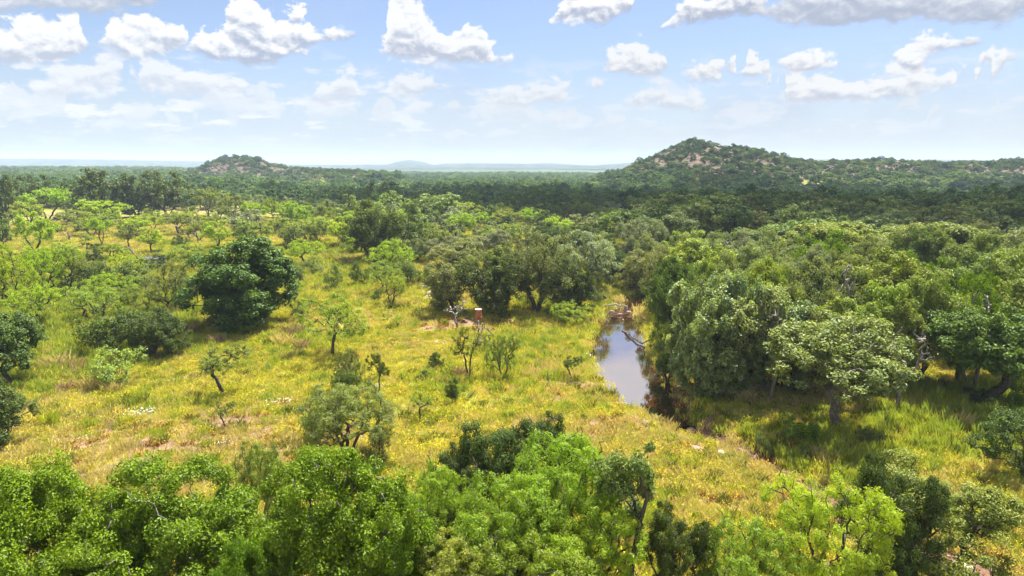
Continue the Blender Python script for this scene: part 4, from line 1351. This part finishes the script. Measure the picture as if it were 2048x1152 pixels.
def fill(px0, px1, d0, d1, n, mix, gap):
    pts = [(r['o'].location.x, r['o'].location.y, r['w'] / 2) for r in TREES]
    tries = 0
    while n > 0 and tries < 4000:
        tries += 1
        d = math.sqrt(rng.uniform(d0 * d0, d1 * d1))
        px = rng.uniform(px0, px1)
        y = d
        x = (px - 1024) / F * (y * math.cos(PITCH) + CAMZ * math.sin(PITCH))
        kind, tint, h0, h1 = mix[rng.integers(len(mix))]
        h = rng.uniform(h0, h1)
        w = h * rng.uniform(1.15, 1.6)
        if any(math.hypot(x - a, y - b) < c + w * .5 * gap for a, b, c in pts):
            continue
        z = float(terrain(np.array([x]), np.array([y]))[0])
        plant(kind, x, y, z, w, h, tint)
        pts.append((x, y, w / 2))
        n -= 1


MIXC = [('mesquite', 'bright', 3.8, 5.2), ('mesquite', 'light', 3.6, 5.0), ('mesquite', 'mid', 3.8, 5.4), ('mesquite', 'mid', 3.5, 5.0), ('liveoak', 'olive', 4.2, 6.2), ('liveoak', 'dark', 4.5, 6.5), ('liveoak', 'grey', 4.5, 6.0), ('shrub', 'mid', 1.6, 2.6), ('shrub', 'olive', 1.6, 2.6)]
MIXL = [('mesquite', 'bright', 3.2, 4.6), ('mesquite', 'light', 3.2, 4.6), ('mesquite', 'mid', 3.4, 4.8), ('shrub', 'mid', 1.2, 2.2), ('shrub', 'dark', 1.2, 2.2), ('shrub', 'light', 1.0, 1.8)]
fill(760, 1260, 84, 200, 95, MIXC, .55)
fill(560, 800, 120, 240, 42, MIXC, .7)
fill(380, 620, 130, 260, 36, MIXC, .8)
fill(-30, 400, 100, 185, 42, MIXL, .9)
fill(560, 780, 78, 130, 9, MIXL, 1.0)
fill(-10, 420, 60, 100, 18, MIXL, .9)

# ------------------------------------------------------------------ woods farther off: the largest crowns one by one, the rest as one mass
rng = np.random.default_rng(9)
cand = []
cell = 7.2
for iy in range(int(60 / cell), int(1500 / cell)):
    y = iy * cell
    cl = cell * (1.0 if y < 420 else (1.25 if y < 800 else 1.7))
    if y >= 420 and rng.random() > cell / cl:
        continue
    nx = int(y * 0.92 / cl) + 4
    cand += [(ix * cl + rng.uniform(-.45, .45) * cl, y + rng.uniform(-.45, .45) * cl) for ix in range(-nx, nx + 1)]
cand = np.array(cand)
cx, cy = cand[:, 0], cand[:, 1]
cz = terrain(cx, cy)
ppx, ppy, _ = project(cx, cy, cz)
dist = np.hypot(cx, cy)
ok = np.where(ppx > 1260, dist > 84, np.where(ppx > 700, ppy < 448, np.where(ppx > 480, ppy < 424, ppy < 420)))
open_n = fbm(cx / 60, cy / 60, 61, 3)
left = sstep(-ppx, -900, -400)
dens = np.where(left > 0.5, sstep(open_n, 0.36, 0.50), sstep(open_n, 0.16, 0.30))
gap = (ppx > 1330) & (ppx < 1570) & (dist > 98) & (dist < 140)
hillm = (cz > 3.0) & (cy > 430) & ((ppx > 1150) | ((ppx > 370) & (ppx < 780))) & (cy < 800)
dens = np.where(left > .5, np.maximum(dens, .5), dens)
dens = np.where(hillm, np.where(cz > 8, 0.26, 0.6), dens)
dens = np.where(gap, 0.10, dens)
ok &= rng.random(len(cx)) < dens
ok &= (ppx > -260) & (ppx < 2310)
tp = np.array([(r['o'].location.x, r['o'].location.y, r['w'] / 2) for r in TREES])
for (tx, ty, tr) in tp:
    ok &= np.hypot(cx - tx, cy - ty) > tr * 0.75 + 2.0
sel = np.nonzero(ok)[0]
sel = sel[np.argsort(dist[sel])]
n_trees = sum(1 for r in TREES if r['kind'] not in ('shrub', 'juniper', 'dead'))
vis = [i for i in sel if -40 < ppx[i] < 2090]
indiv = set(vis[:max(0, 400 - n_trees)])
rest = []
for i in sel:
    d = dist[i]
    lit_left = ppx[i] < 620
    u = rng.random()
    if i in indiv:
        if lit_left:
            kind, tint = (('mesquite', 'light') if u < .25 else ('mesquite', 'mid') if u < .45 else ('liveoak', 'mid') if u < .7 else ('liveoak', 'dark'))
        elif d < 150 and ppx[i] > 1260:
            kind, tint = (('oak', 'mid') if u < .3 else ('liveoak', 'olive') if u < .55 else ('liveoak', 'sage') if u < .7 else ('oak', 'deep'))
        else:
            kind, tint = (('oak', 'deep') if u < .35 else ('liveoak', 'dark') if u < .75 else ('oak', 'mid') if u < .92 else ('mesquite', 'light'))
        h = rng.uniform(6.0, 8.6) if kind != 'mesquite' else rng.uniform(4.2, 6.0)
        w = h * rng.uniform(1.25, 1.65)
        plant(kind, cx[i], cy[i], cz[i], w, h, tint, group='trees of the wooded plain beyond the meadow')
    else:
        rest.append(i)
rest = np.array(rest)


# ------------------------------------------------------------------ scattering of what nobody could count
def scatter(name, protos, pts, idx, rotz, scl, label, tilt=None):
    coll = bpy.data.collections.new(name + '_sources')
    for k, me in enumerate(protos):
        o = bpy.data.objects.new('%03d' % k, me)
        coll.objects.link(o)
    me = bpy.data.meshes.new(name)
    n = len(pts)
    me.vertices.add(n)
    me.vertices.foreach_set('co', np.ascontiguousarray(pts, dtype=np.float32).ravel())
    a = me.attributes.new('idx', 'INT', 'POINT')
    a.data.foreach_set('value', np.ascontiguousarray(idx, dtype=np.int32))
    a = me.attributes.new('rot', 'FLOAT_VECTOR', 'POINT')
    rv = np.zeros((n, 3), np.float32)
    rv[:, 2] = rotz
    if tilt is not None:
        rv[:, :2] = tilt
    a.data.foreach_set('vector', rv.ravel())
    a = me.attributes.new('scl', 'FLOAT_VECTOR', 'POINT')
    a.data.foreach_set('vector', np.ascontiguousarray(scl, dtype=np.float32).ravel())
    o = link(name, me, kind='stuff', label=label)
    g = bpy.data.node_groups.new(name + '_scatter', 'GeometryNodeTree')
    g.interface.new_socket('Geometry', in_out='INPUT', socket_type='NodeSocketGeometry')
    g.interface.new_socket('Geometry', in_out='OUTPUT', socket_type='NodeSocketGeometry')
    N = g.nodes
    i_, o_ = N.new('NodeGroupInput'), N.new('NodeGroupOutput')
    ci = N.new('GeometryNodeCollectionInfo')
    ci.inputs['Collection'].default_value = coll
    ci.inputs['Separate Children'].default_value = True
    ci.inputs['Reset Children'].default_value = True
    iop = N.new('GeometryNodeInstanceOnPoints')
    iop.inputs['Pick Instance'].default_value = True

    def na(nm, ty):
        q = N.new('GeometryNodeInputNamedAttribute')
        q.data_type = ty
        q.inputs['Name'].default_value = nm
        return q.outputs['Attribute']
    L = g.links
    L.new(i_.outputs[0], iop.inputs['Points'])
    L.new(ci.outputs[0], iop.inputs['Instance'])
    L.new(na('idx', 'INT'), iop.inputs['Instance Index'])
    L.new(na('rot', 'FLOAT_VECTOR'), iop.inputs['Rotation'])
    L.new(na('scl', 'FLOAT_VECTOR'), iop.inputs['Scale'])
    L.new(iop.outputs[0], o_.inputs[0])
    md = o.modifiers.new('scatter', 'NODES')
    md.node_group = g
    return o


def belt_proto(seed, H, R, z0, n, per, leaf, clump, col, lobes=8, mat_name='woodland'):
    r = np.random.default_rng(seed)
    Tg = crown_targets(r, n, R, H, H * z0, lobes, 0.4, 0.15)
    mat = leaf_mat('%s_leaves_%d' % (mat_name, seed), base=col, far=True, trans=0.6)
    V, Fc, rnd = leaves(r, Tg, clump * r.uniform(.75, 1.3, len(Tg)), per, leaf, 0.65, 0.75, 0.5)
    V2, F2 = tubes(np.array([[0, 0, -.5], [0.1, 0, H * .3], [0, 0.1, H * .65]]), np.array([-1, 0, 1]), np.array([0.3, .2, .1]), 4)
    Vv = np.concatenate([V, V2])
    Ff = np.concatenate([Fc, F2 + len(V)])
    mi = np.concatenate([np.zeros(len(Fc)), np.ones(len(F2))])
    return mesh_from('woodland_tree', Vv, Ff, attr={'rnd': np.concatenate([rnd, np.zeros(len(V2))])}, mats=[mat, M_BARK], matidx=mi)


belt = [belt_proto(201, 7.5, 4.4, .12, 42, 26, .75, .95, (0.075, 0.125, 0.036)), belt_proto(202, 7.2, 4.6, .08, 42, 26, .75, .95, (0.062, 0.105, 0.040)),
        belt_proto(203, 7.0, 4.2, .15, 40, 26, .75, .9, (0.10, 0.155, 0.042)), belt_proto(204, 6.5, 4.4, .1, 40, 26, .7, .9, (0.14, 0.175, 0.075)),
        belt_proto(205, 5.0, 3.4, .28, 32, 26, .6, .75, (0.18, 0.25, 0.05)), belt_proto(206, 3.0, 2.4, .02, 26, 24, .55, .6, (0.062, 0.09, 0.036), 6)]
bx, by, bz = cx[rest], cy[rest], cz[rest]
bd = dist[rest]
u = rng.random(len(rest))
hl = hillm[rest]
lf = ppx[rest] < 650
idx = np.where(u < .3, 0, np.where(u < .58, 1, np.where(u < .78, 2, np.where(u < .92, 3, 4))))
idx = np.where(lf, np.where(u < .2, 0, np.where(u < .35, 1, np.where(u < .6, 2, np.where(u < .82, 3, 4)))), idx)
idx = np.where(hl, np.where(u < .5, 5, np.where(u < .8, 1, 2)), idx)
s = rng.uniform(.55, 1.28, len(rest)) * np.where(bd > 420, 1.1, 1.0) * np.where(hl, .66, 1.0)
scl = np.stack([s * rng.uniform(1.05, 1.4, len(s)), s * rng.uniform(1.05, 1.4, len(s)), s * rng.uniform(.85, 1.1, len(s)) * np.where(bd > 500, .8, 1.0) * np.where(bd > 900, .85, 1.0)], 1)
scl[:, :2] *= np.where(bd > 800, 1.35, 1.0)[:, None]
scatter('distant_woodland', belt, np.stack([bx, by, bz - .1], 1), idx, rng.uniform(0, 6.28, len(s)), scl, 'dense dark woodland covering the plain to the horizon')

# brush and stones on the rocky hills
n = 30000
hx = rng.uniform(-330, 560, n)
hy = rng.uniform(480, 760, n)
hz = terrain(hx, hy)
hp = project(hx, hy, hz)[0]
k = (hz > 2.5) & ((hp > 1180) | ((hp > 390) & (hp < 760)))
k &= (fbm(hx / 14, hy / 14, 63, 3) > 0.46) | (rng.random(n) < .22)
hx, hy, hz = hx[k], hy[k], hz[k]
s = rng.uniform(.22, .85, len(hx)) ** 1.2
scatter('hill_brush', [belt[5], belt[1], belt[3]], np.stack([hx, hy, hz - .1], 1), rng.choice([0, 0, 1, 2], len(hx)), rng.uniform(0, 6.28, len(hx)), np.stack([s, s, s * .8], 1), 'scrubby dark bushes dotted over the rocky hills')
n = 14000
hx = rng.uniform(-330, 560, n)
hy = rng.uniform(500, 680, n)
hz = terrain(hx, hy)
hp = project(hx, hy, hz)[0]
k = (hz > 4) & (fbm(hx / 9, hy / 9, 64, 3) > 0.52) & ((hp > 1180) | ((hp > 390) & (hp < 760)))
hx, hy, hz = hx[k], hy[k], hz[k]
s = rng.uniform(.5, 3.2, len(hx))
scatter('hill_boulders', HILLM, np.stack([hx, hy, hz], 1), rng.integers(0, 4, len(hx)), rng.uniform(0, 6.28, len(hx)), np.stack([s, s, s], 1), 'pinkish granite boulders scattered over the hillsides')


# ------------------------------------------------------------------ grass and flowers
def blade_mat(name, c0, c1, tr=0.5):
    m_, t = new_mat(name)
    at = t.n('ShaderNodeAttribute', attribute_name='rnd').outputs['Fac']
    oi = t.n('ShaderNodeObjectInfo').outputs['Random']
    c = t.mix(at, c0, c1)
    c = t.mix(1.0, c, t.mix(oi, (0.82, 0.85, 0.9), (1.18, 1.12, 1.0)), 'MULTIPLY')
    d = t.n('ShaderNodeBsdfDiffuse', {'Color': c})
    tl = t.n('ShaderNodeBsdfTranslucent', {'Color': t.mix(1.0, c, (1.25, 1.2, 0.6), 'MULTIPLY')})
    b = t.n('ShaderNodeMixShader', {0: tr * .6, 1: d.outputs[0], 2: tl.outputs[0]})
    t.n('ShaderNodeOutputMaterial', {'Surface': b.outputs[0]})
    return m_


def tuft(seed, n, spread, h, w, lean, mats, flowers=0, fsize=0.05, clumps=9):
    r = np.random.default_rng(seed)
    cc = r.normal(0, spread * .6, (clumps, 2))
    ci = r.integers(0, clumps, n)
    b = cc[ci] + r.normal(0, spread * .22, (n, 2))
    a = r.uniform(0, 6.28, n)
    H = h * r.uniform(.3, 1.3, n) * r.uniform(.6, 1.2, clumps)[ci]
    ln = lean * H * r.uniform(.3, 1.2, n)
    dx, dy = np.cos(a) * ln, np.sin(a) * ln
    wx, wy = -np.sin(a + r.normal(0, .6, n)), np.cos(a)
    W_ = w * r.uniform(.6, 1.3, n)
    v0 = np.stack([b[:, 0] - wx * W_ / 2, b[:, 1] - wy * W_ / 2, np.full(n, -.08)], 1)
    v1 = np.stack([b[:, 0] + wx * W_ / 2, b[:, 1] + wy * W_ / 2, np.full(n, -.08)], 1)
    v2 = np.stack([b[:, 0] + dx * .5 + wx * W_ * .45, b[:, 1] + dy * .5 + wy * W_ * .45, H * .62], 1)
    v3 = np.stack([b[:, 0] + dx, b[:, 1] + dy, H * .95], 1)
    V = np.stack([v0, v1, v2, v3], 1).reshape(-1, 3)
    Fc = np.arange(4 * n).reshape(-1, 4)
    rnd = np.repeat(np.clip(.5 * r.random(clumps)[ci] + .5 * r.random(n), 0, 1), 4)
    mi = np.zeros(n)
    if flowers:
        f = flowers
        p = cc[r.integers(0, clumps, f)] + r.normal(0, spread * .35, (f, 2))
        z = h * r.uniform(.7, 1.2, f)
        nn = r.normal(size=(f, 3)) * .5 + np.array([0, -.25, 1])
        nn /= np.linalg.norm(nn, axis=1)[:, None]
        t1 = np.cross(nn, r.normal(size=(f, 3)))
        t1 /= np.linalg.norm(t1, axis=1)[:, None]
        t2 = np.cross(nn, t1)
        c = np.stack([p[:, 0], p[:, 1], z], 1)
        S = fsize * r.uniform(.6, 1.3, f)[:, None]
        q = np.stack([c - t1 * S, c + t2 * S, c + t1 * S, c - t2 * S], 1).reshape(-1, 3)
        Fc = np.concatenate([Fc, np.arange(4 * f).reshape(-1, 4) + len(V)])
        V = np.concatenate([V, q])
        rnd = np.concatenate([rnd, np.repeat(r.random(f), 4)])
        mi = np.concatenate([mi, np.ones(f)])
    return mesh_from('grass_tuft', V, Fc, attr={'rnd': rnd}, mats=mats, matidx=mi)


G_green = blade_mat('green_grass', (0.22, 0.30, 0.02), (0.40, 0.44, 0.05))
G_lush = blade_mat('lush_weeds', (0.27, 0.36, 0.045), (0.46, 0.52, 0.11))
G_yel = blade_mat('yellowing_grass', (0.44, 0.43, 0.08), (0.62, 0.58, 0.14))
G_dry = blade_mat('dry_grass', (0.42, 0.34, 0.13), (0.66, 0.58, 0.28))
G_brown = blade_mat('brown_stalks', (0.26, 0.17, 0.11), (0.46, 0.34, 0.24))
G_red = blade_mat('reddish_weeds', (0.20, 0.10, 0.05), (0.34, 0.20, 0.09))
P_yel = blade_mat('yellow_petals', (0.66, 0.52, 0.02), (0.80, 0.70, 0.06), .3)
P_org = blade_mat('orange_petals', (0.60, 0.26, 0.02), (0.72, 0.42, 0.03), .3)
P_wht = blade_mat('white_petals', (0.6, 0.6, 0.52), (0.8, 0.8, 0.72), .3)
G_dark = blade_mat('dark_tussock_grass', (0.10, 0.14, 0.025), (0.22, 0.25, 0.05))
TF = [tuft(1, 190, .55, .34, .028, .5, [G_green]), tuft(2, 190, .55, .40, .028, .5, [G_lush]), tuft(3, 190, .55, .32, .026, .6, [G_yel]), tuft(4, 170, .55, .34, .022, .6, [G_dry]),
      tuft(5, 120, .5, .34, .026, .5, [G_yel, P_yel], 44, .017), tuft(6, 120, .5, .36, .026, .5, [G_green, P_yel], 34, .017), tuft(7, 90, .45, .24, .024, .7, [G_red, P_org], 14, .03),
      tuft(8, 110, .4, .26, .024, .6, [G_dry, P_wht], 60, .035), tuft(9, 90, .4, .5, .022, .6, [G_brown], clumps=12), tuft(10, 110, .30, .42, .04, .45, [G_lush], clumps=5), tuft(12, 150, .28, .42, .03, .55, [G_dark], clumps=4)]


def meadow():
    r = np.random.default_rng(12)

    def ring(r0, r1, dens):
        A = math.radians(43)
        n = int(A * (r1 * r1 - r0 * r0) * dens)
        rr = np.sqrt(r.uniform(r0 * r0, r1 * r1, n))
        aa = r.uniform(-A, A, n)
        return np.stack([rr * np.sin(aa), rr * np.cos(aa), rr], 1)
    P = np.concatenate([ring(15, 36, 7.0), ring(36, 60, 5.0), ring(60, 100, 2.6), ring(100, 210, 0.9)])
    x, y, rr = P.T
    z = terrain(x, y)
    px, py, _ = project(x, y, z)
    so, dr, fl, lu = cover(x, y)
    cd, dep = creek_dist(x, y)
    keep = (px > -80) & (px < 2130) & ~((cd < 0.45) & (dep > .9) & (r.random(len(x)) < .93)) & ~((cd < .1) & (r.random(len(x)) < .85))
    keep &= r.random(len(x)) > so ** 2 * 0.80
    keep &= ~((px > 1330) & (rr > 60))
    u = r.random(len(x))
    n1 = fbm(x / 2.2, y / 2.2, 141, 3)
    v = np.clip(u * .7 + n1 * .6 - .15, 0, .999)
    idx = np.full(len(x), 0)
    w = np.stack([np.full(len(x), .35), lu * 2.2, .35 + fl * .5, dr * 1.1, fl * 1.8, fl * .5 + .12, dr * .16 + so * 1.6, np.zeros(len(x)) + so * .04, 0.006 + dr * .01, .05 + lu * .15, .10 + .28 * sstep(fbm(x / 4, y / 4, 171, 3), .5, .66)], 1)
    wh = blob(x, y, 292, 842, 45, 12)
    w[:, 7] += wh * 1.1
    cs = np.cumsum(w, 1)
    cs /= cs[:, -1:]
    idx = (v[:, None] > cs).sum(1)
    idx = np.minimum(idx, 10)
    # random remix so the types are not banded
    v2 = r.random(len(x))
    idx2 = np.minimum((v2[:, None] > cs).sum(1), 10)
    idx = np.where(r.random(len(x)) < .75, idx2, idx)
    s = r.uniform(.7, 1.35, len(x)) * np.where(rr > 60, 1.25, 1) * np.where(rr > 100, 1.5, 1)
    hs = s * r.uniform(.7, 1.25, len(x)) * (0.75 + .6 * lu) * np.where(rr > 100, .8, 1)
    fi = keep & np.isin(idx, (4, 5, 6, 7))
    gi = keep & ~np.isin(idx, (4, 5, 6, 7))
    for nm, msk, lab in (('meadow_grass', gi, 'tall green and drying grass covering the meadow'), ('wildflowers', fi, 'masses of small yellow wildflowers through the meadow')):
        m = msk
        scatter(nm, TF, np.stack([x, y, z], 1)[m], idx[m], r.uniform(0, 6.28, m.sum()), np.stack([s, s, hs], 1)[m], lab)


meadow()

# separate clumps of tall dry grass and weeds
m_clump = [mesh for mesh in (tuft(31, 220, .45, .85, .024, .6, [G_dry], clumps=10), tuft(32, 200, .42, .75, .024, .6, [G_brown], clumps=12), tuft(33, 260, .4, .8, .045, .4, [G_green], clumps=6), tuft(34, 150, .30, .6, .03, .4, [G_lush, P_org], 30, .035, clumps=4))]
for (px, py, s, k, lab) in [
    (84, 742, 1.25, 0, 'tan dry grass clump left of the light green bush, nearer the left edge'), (118, 738, 1.5, 0, 'largest tan dry grass clump left of the light green bush'), (150, 742, 1.3, 1, 'brown stalk clump touching the large tan clump'),
    (134, 782, 1.0, 1, 'narrow upright brown clump below the large tan clump'), (172, 780, 1.1, 0, 'small tan clump below the light green bush'), (225, 785, .9, 0, 'small pale clump right below the light green bush'),
    (100, 852, 1.2, 2, 'single green tuft left of the bare brown patch'), (375, 668, 1.5, 1, 'brown grass left under the shade of the big dark oak'), (430, 690, 1.3, 1, 'brown grass below the middle of the big dark oak'),
    (590, 672, 1.5, 1, 'brown grass at the right foot of the big dark oak'), (560, 690, 1.2, 0, 'tan grass just below the right foot of the big dark oak'), (606, 700, 1.2, 1, 'brown clump right of the tan one below the big dark oak'),
    (685, 530, 1.8, 1, 'brown brush between the shrubs and the big spreading live oak'), (345, 632, 1.3, 1, 'red brown clump under the twiggy olive mesquite'), (160, 540, 1.8, 1, 'brown brush behind the leftmost dark shrub of the middle row'),
    (890, 770, .9, 1, 'dark red weed clump between the juniper and the upright mesquite'), (923, 752, 1.0, 1, 'brown weed clump at the foot of the upright centre mesquite'),
    (1620, 790, 1.1, 0, 'arching straw grass left of the pale oak trunk'), (1700, 795, 1.0, 0, 'arching straw grass right of the pale oak trunk'), (1765, 815, 1.0, 0, 'straw grass clump between the pale oak and the leaning oak'),
    (1925, 852, 1.0, 0, 'straw clump below the leaning oak trunk'), (1490, 800, 1.0, 0, 'straw grass at the dark edge under the vine trees'), (1500, 875, 1.1, 2, 'green tuft on the gully rim left of the narrow shrub'),
    (1365, 1040, .8, 0, 'straw tuft near the bottom edge right of the slender tree'), (1840, 870, 1.2, 2, 'green tuft in the lime grass right of the pale oak'), (1990, 925, 1.3, 3, 'orange flowering weed beside the dark right edge bush'),
    (1680, 905, 1.2, 3, 'flowering weed in the pale oak shade'), (1255, 1090, 1.0, 1, 'brown tuft near the slender tree foot')]:
    x, y, z = G(px, py)
    o = link('dry_grass_clump' if k < 2 else 'weed_clump', m_clump[k], loc=(x, y, z), category='grass clump' if k < 3 else 'weed', label=lab)
    o.scale = (s, s, s * (0.85 if k < 2 else .8))
    o.rotation_euler = (0, 0, (px * 0.37) % 6.28)

# the creek banks: reeds and litter stay part of the stuff
r_ = np.random.default_rng(71)
n = 900
t_ = r_.random(n) * (len(CREEK) - 1)
i0 = t_.astype(int)
f_ = (t_ - i0)[:, None]
c_ = CREEK[i0] * (1 - f_) + CREEK[i0 + 1] * f_
ang = r_.uniform(0, 6.28, n)
rad_ = c_[:, 2] + r_.uniform(-.3, 1.5, n)
px_, py_ = c_[:, 0] + np.cos(ang) * rad_, c_[:, 1] + np.sin(ang) * rad_
pz_ = terrain(px_, py_)
s_ = r_.uniform(.06, .32, n) ** 1.0
scatter('bank_stones', ROCKM + HILLM[:2], np.stack([px_, py_, pz_ + .01], 1), r_.integers(0, 6, n), ang, np.stack([s_, s_, s_ * .8], 1), 'small stones and rubble along the creek banks')

# ------------------------------------------------------------------ labels of the trees that were not named by hand
TINTW = {'paleoak': 'pale green', 'lush': 'bright green', 'vine': 'pale tipped', 'green': 'vivid green', 'dark': 'dark green', 'deep': 'deep green', 'grey': 'silvery grey', 'olive': 'olive green', 'bright': 'bright lime', 'light': 'light green', 'mid': 'mid green', 'sage': 'pale sage', 'shade': 'dark'}
KW = {'oak': 'oak', 'liveoak': 'live oak', 'mesquite': 'mesquite', 'vine': 'vine covered tree', 'sparse': 'mesquite', 'shrub': 'shrub'}
ZX = [(0, 'at the left edge'), (110, 'left of the huge far oaks'), (270, 'behind the huge far oaks'), (410, 'left of the small hill'), (495, 'below the small hill'), (600, 'right of the small hill'), (740, 'behind the spreading oak'),
      (850, 'below the blue summit'), (960, 'above the red feeder'), (1078, 'behind the tall oak'), (1180, 'left of the peaked hill'), (1280, "below the hill's left slope"), (1372, 'below the hilltop'), (1470, "below the hill's right slope"),
      (1590, "below the hill's right foot"), (1700, 'left of the rocky shoulder'), (1790, 'below the rocky shoulder'), (1890, 'right of the rocky shoulder'), (1970, 'near the right edge'), (2048, 'at the right edge')]
RW = ['in the front row', 'in the second row', 'in the third row', 'in the fourth row', 'in the farthest row']
buckets = {}
for r in TREES:
    if r['label'] is None:
        zone = min(ZX, key=lambda q: abs(q[0] - r['px']))[1]
        d = r['d']
        row = RW[0] if d < 52 else RW[1] if d < 68 else RW[2] if d < 100 else RW[3] if d < 150 else RW[4]
        buckets.setdefault((TINTW[r['tint']], KW[r['kind']], row, zone), []).append(r)
ORD = ['leftmost', 'second', 'third', 'fourth', 'fifth', 'sixth', 'seventh', 'eighth', 'ninth', 'tenth']
for (tw, kw_, row, zone), rs in buckets.items():
    rs.sort(key=lambda q: q['px'])
    for k, r in enumerate(rs):
        pre = '' if len(rs) == 1 else ('leftmost ' if k == 0 else 'rightmost ' if k == len(rs) - 1 else ORD[min(k, 9)] + ' ')
        assert len(rs) < 13 or True
        r['label'] = '%s%s %s %s, %s' % (pre, tw, kw_, row, zone)
for r in TREES:
    r['o']['label'] = r['label']
    if len(r['label'].split()) > 16:
        print('LONG', r['label'])


# ------------------------------------------------------------------ a cumulus bank high over the belt, above the frame, and the summer haze
def cumulus(cx_, cy_, cz_, sx, sy, sz, seed, label):
    r = np.random.default_rng(seed)
    import bmesh
    bm = bmesh.new()
    from mathutils import Matrix
    for k in range(46):
        a, q = r.uniform(0, 6.28), math.sqrt(r.random())
        x, y = math.cos(a) * q, math.sin(a) * q
        rad = r.uniform(.26, .42) * (1.15 - .55 * q)
        M = Matrix.Translation((x * sx, y * sy, r.uniform(0, .5) * sz * (1 - q * .7))) @ Matrix.Diagonal((rad * sx * .75, rad * sy * 1.3, rad * sz * 2.2, 1))
        bmesh.ops.create_icosphere(bm, subdivisions=3, radius=1.0, matrix=M)
    for v in ():
        d = v.co.normalized() * (float(vnoise(v.co.x / 22 + 50, v.co.y / 22 + v.co.z / 17 + 50, seed)) - .5) * 22
        v.co += d
        v.co.z = max(v.co.z, -12 + d.length * .4)
    me = bpy.data.meshes.new('cloud')
    bm.to_mesh(me)
    bm.free()
    m_, t = new_mat('cloud_%d' % seed)
    d = t.n('ShaderNodeBsdfDiffuse', {'Color': (.9, .9, .9, 1)})
    l = t.n('ShaderNodeBsdfTranslucent', {'Color': (.9, .9, .9, 1)})
    b = t.n('ShaderNodeMixShader', {0: .25, 1: d.outputs[0], 2: l.outputs[0]})
    tr = t.n('ShaderNodeBsdfTransparent')
    b = t.n('ShaderNodeMixShader', {0: .58, 1: b.outputs[0], 2: tr.outputs[0]})
    t.n('ShaderNodeOutputMaterial', {'Surface': b.outputs[0]})
    me.materials.append(m_)
    o = link('cloud', me, loc=(cx_, cy_, cz_), kind='structure', label=label)
    rm = o.modifiers.new('union', 'REMESH')
    rm.mode = 'VOXEL'
    rm.voxel_size = 7.0


ALT = 820.0
for (gx, gy, sx, sy, sd, lab) in [(250, 305, 300, 200, 3, 'broad flat based cumulus bank, largest of the three over the shaded woodland'), (20, 320, 115, 112, 4, 'small cumulus, leftmost of the three over the shaded woodland'),
                                  (115, 175, 105, 84, 5, 'small cumulus, nearest of the three over the shaded woodland')]:
    k = ALT / SUN_DIR[2]
    cumulus(gx + SUN_DIR[0] * k, gy + SUN_DIR[1] * k, ALT, sx, sy, 60, sd, lab)

hz = bpy.data.meshes.new('haze')
import bmesh
bm = bmesh.new()
bmesh.ops.create_cube(bm, size=1.0)
for v in bm.verts:
    v.co = (v.co.x * 13000, v.co.y * 13000, (v.co.z + .5) * 96 - 14)
bm.to_mesh(hz)
bm.free()
m_, t = new_mat('summer_haze')
vol = t.n('ShaderNodeVolumePrincipled', {'Color': (0.60, 0.74, 1.0, 1), 'Density': 0.00020, 'Anisotropy': 0.0})
t.n('ShaderNodeOutputMaterial', {'Volume': vol.outputs[0]})
hz.materials.append(m_)
link('haze', hz, kind='stuff', label='thin blue summer haze over the plain')
print('trees', len(TREES), 'individual belt', len(indiv), 'rest', len(rest), 'shrubs', sum(1 for r in TREES if r['kind'] == 'shrub'))
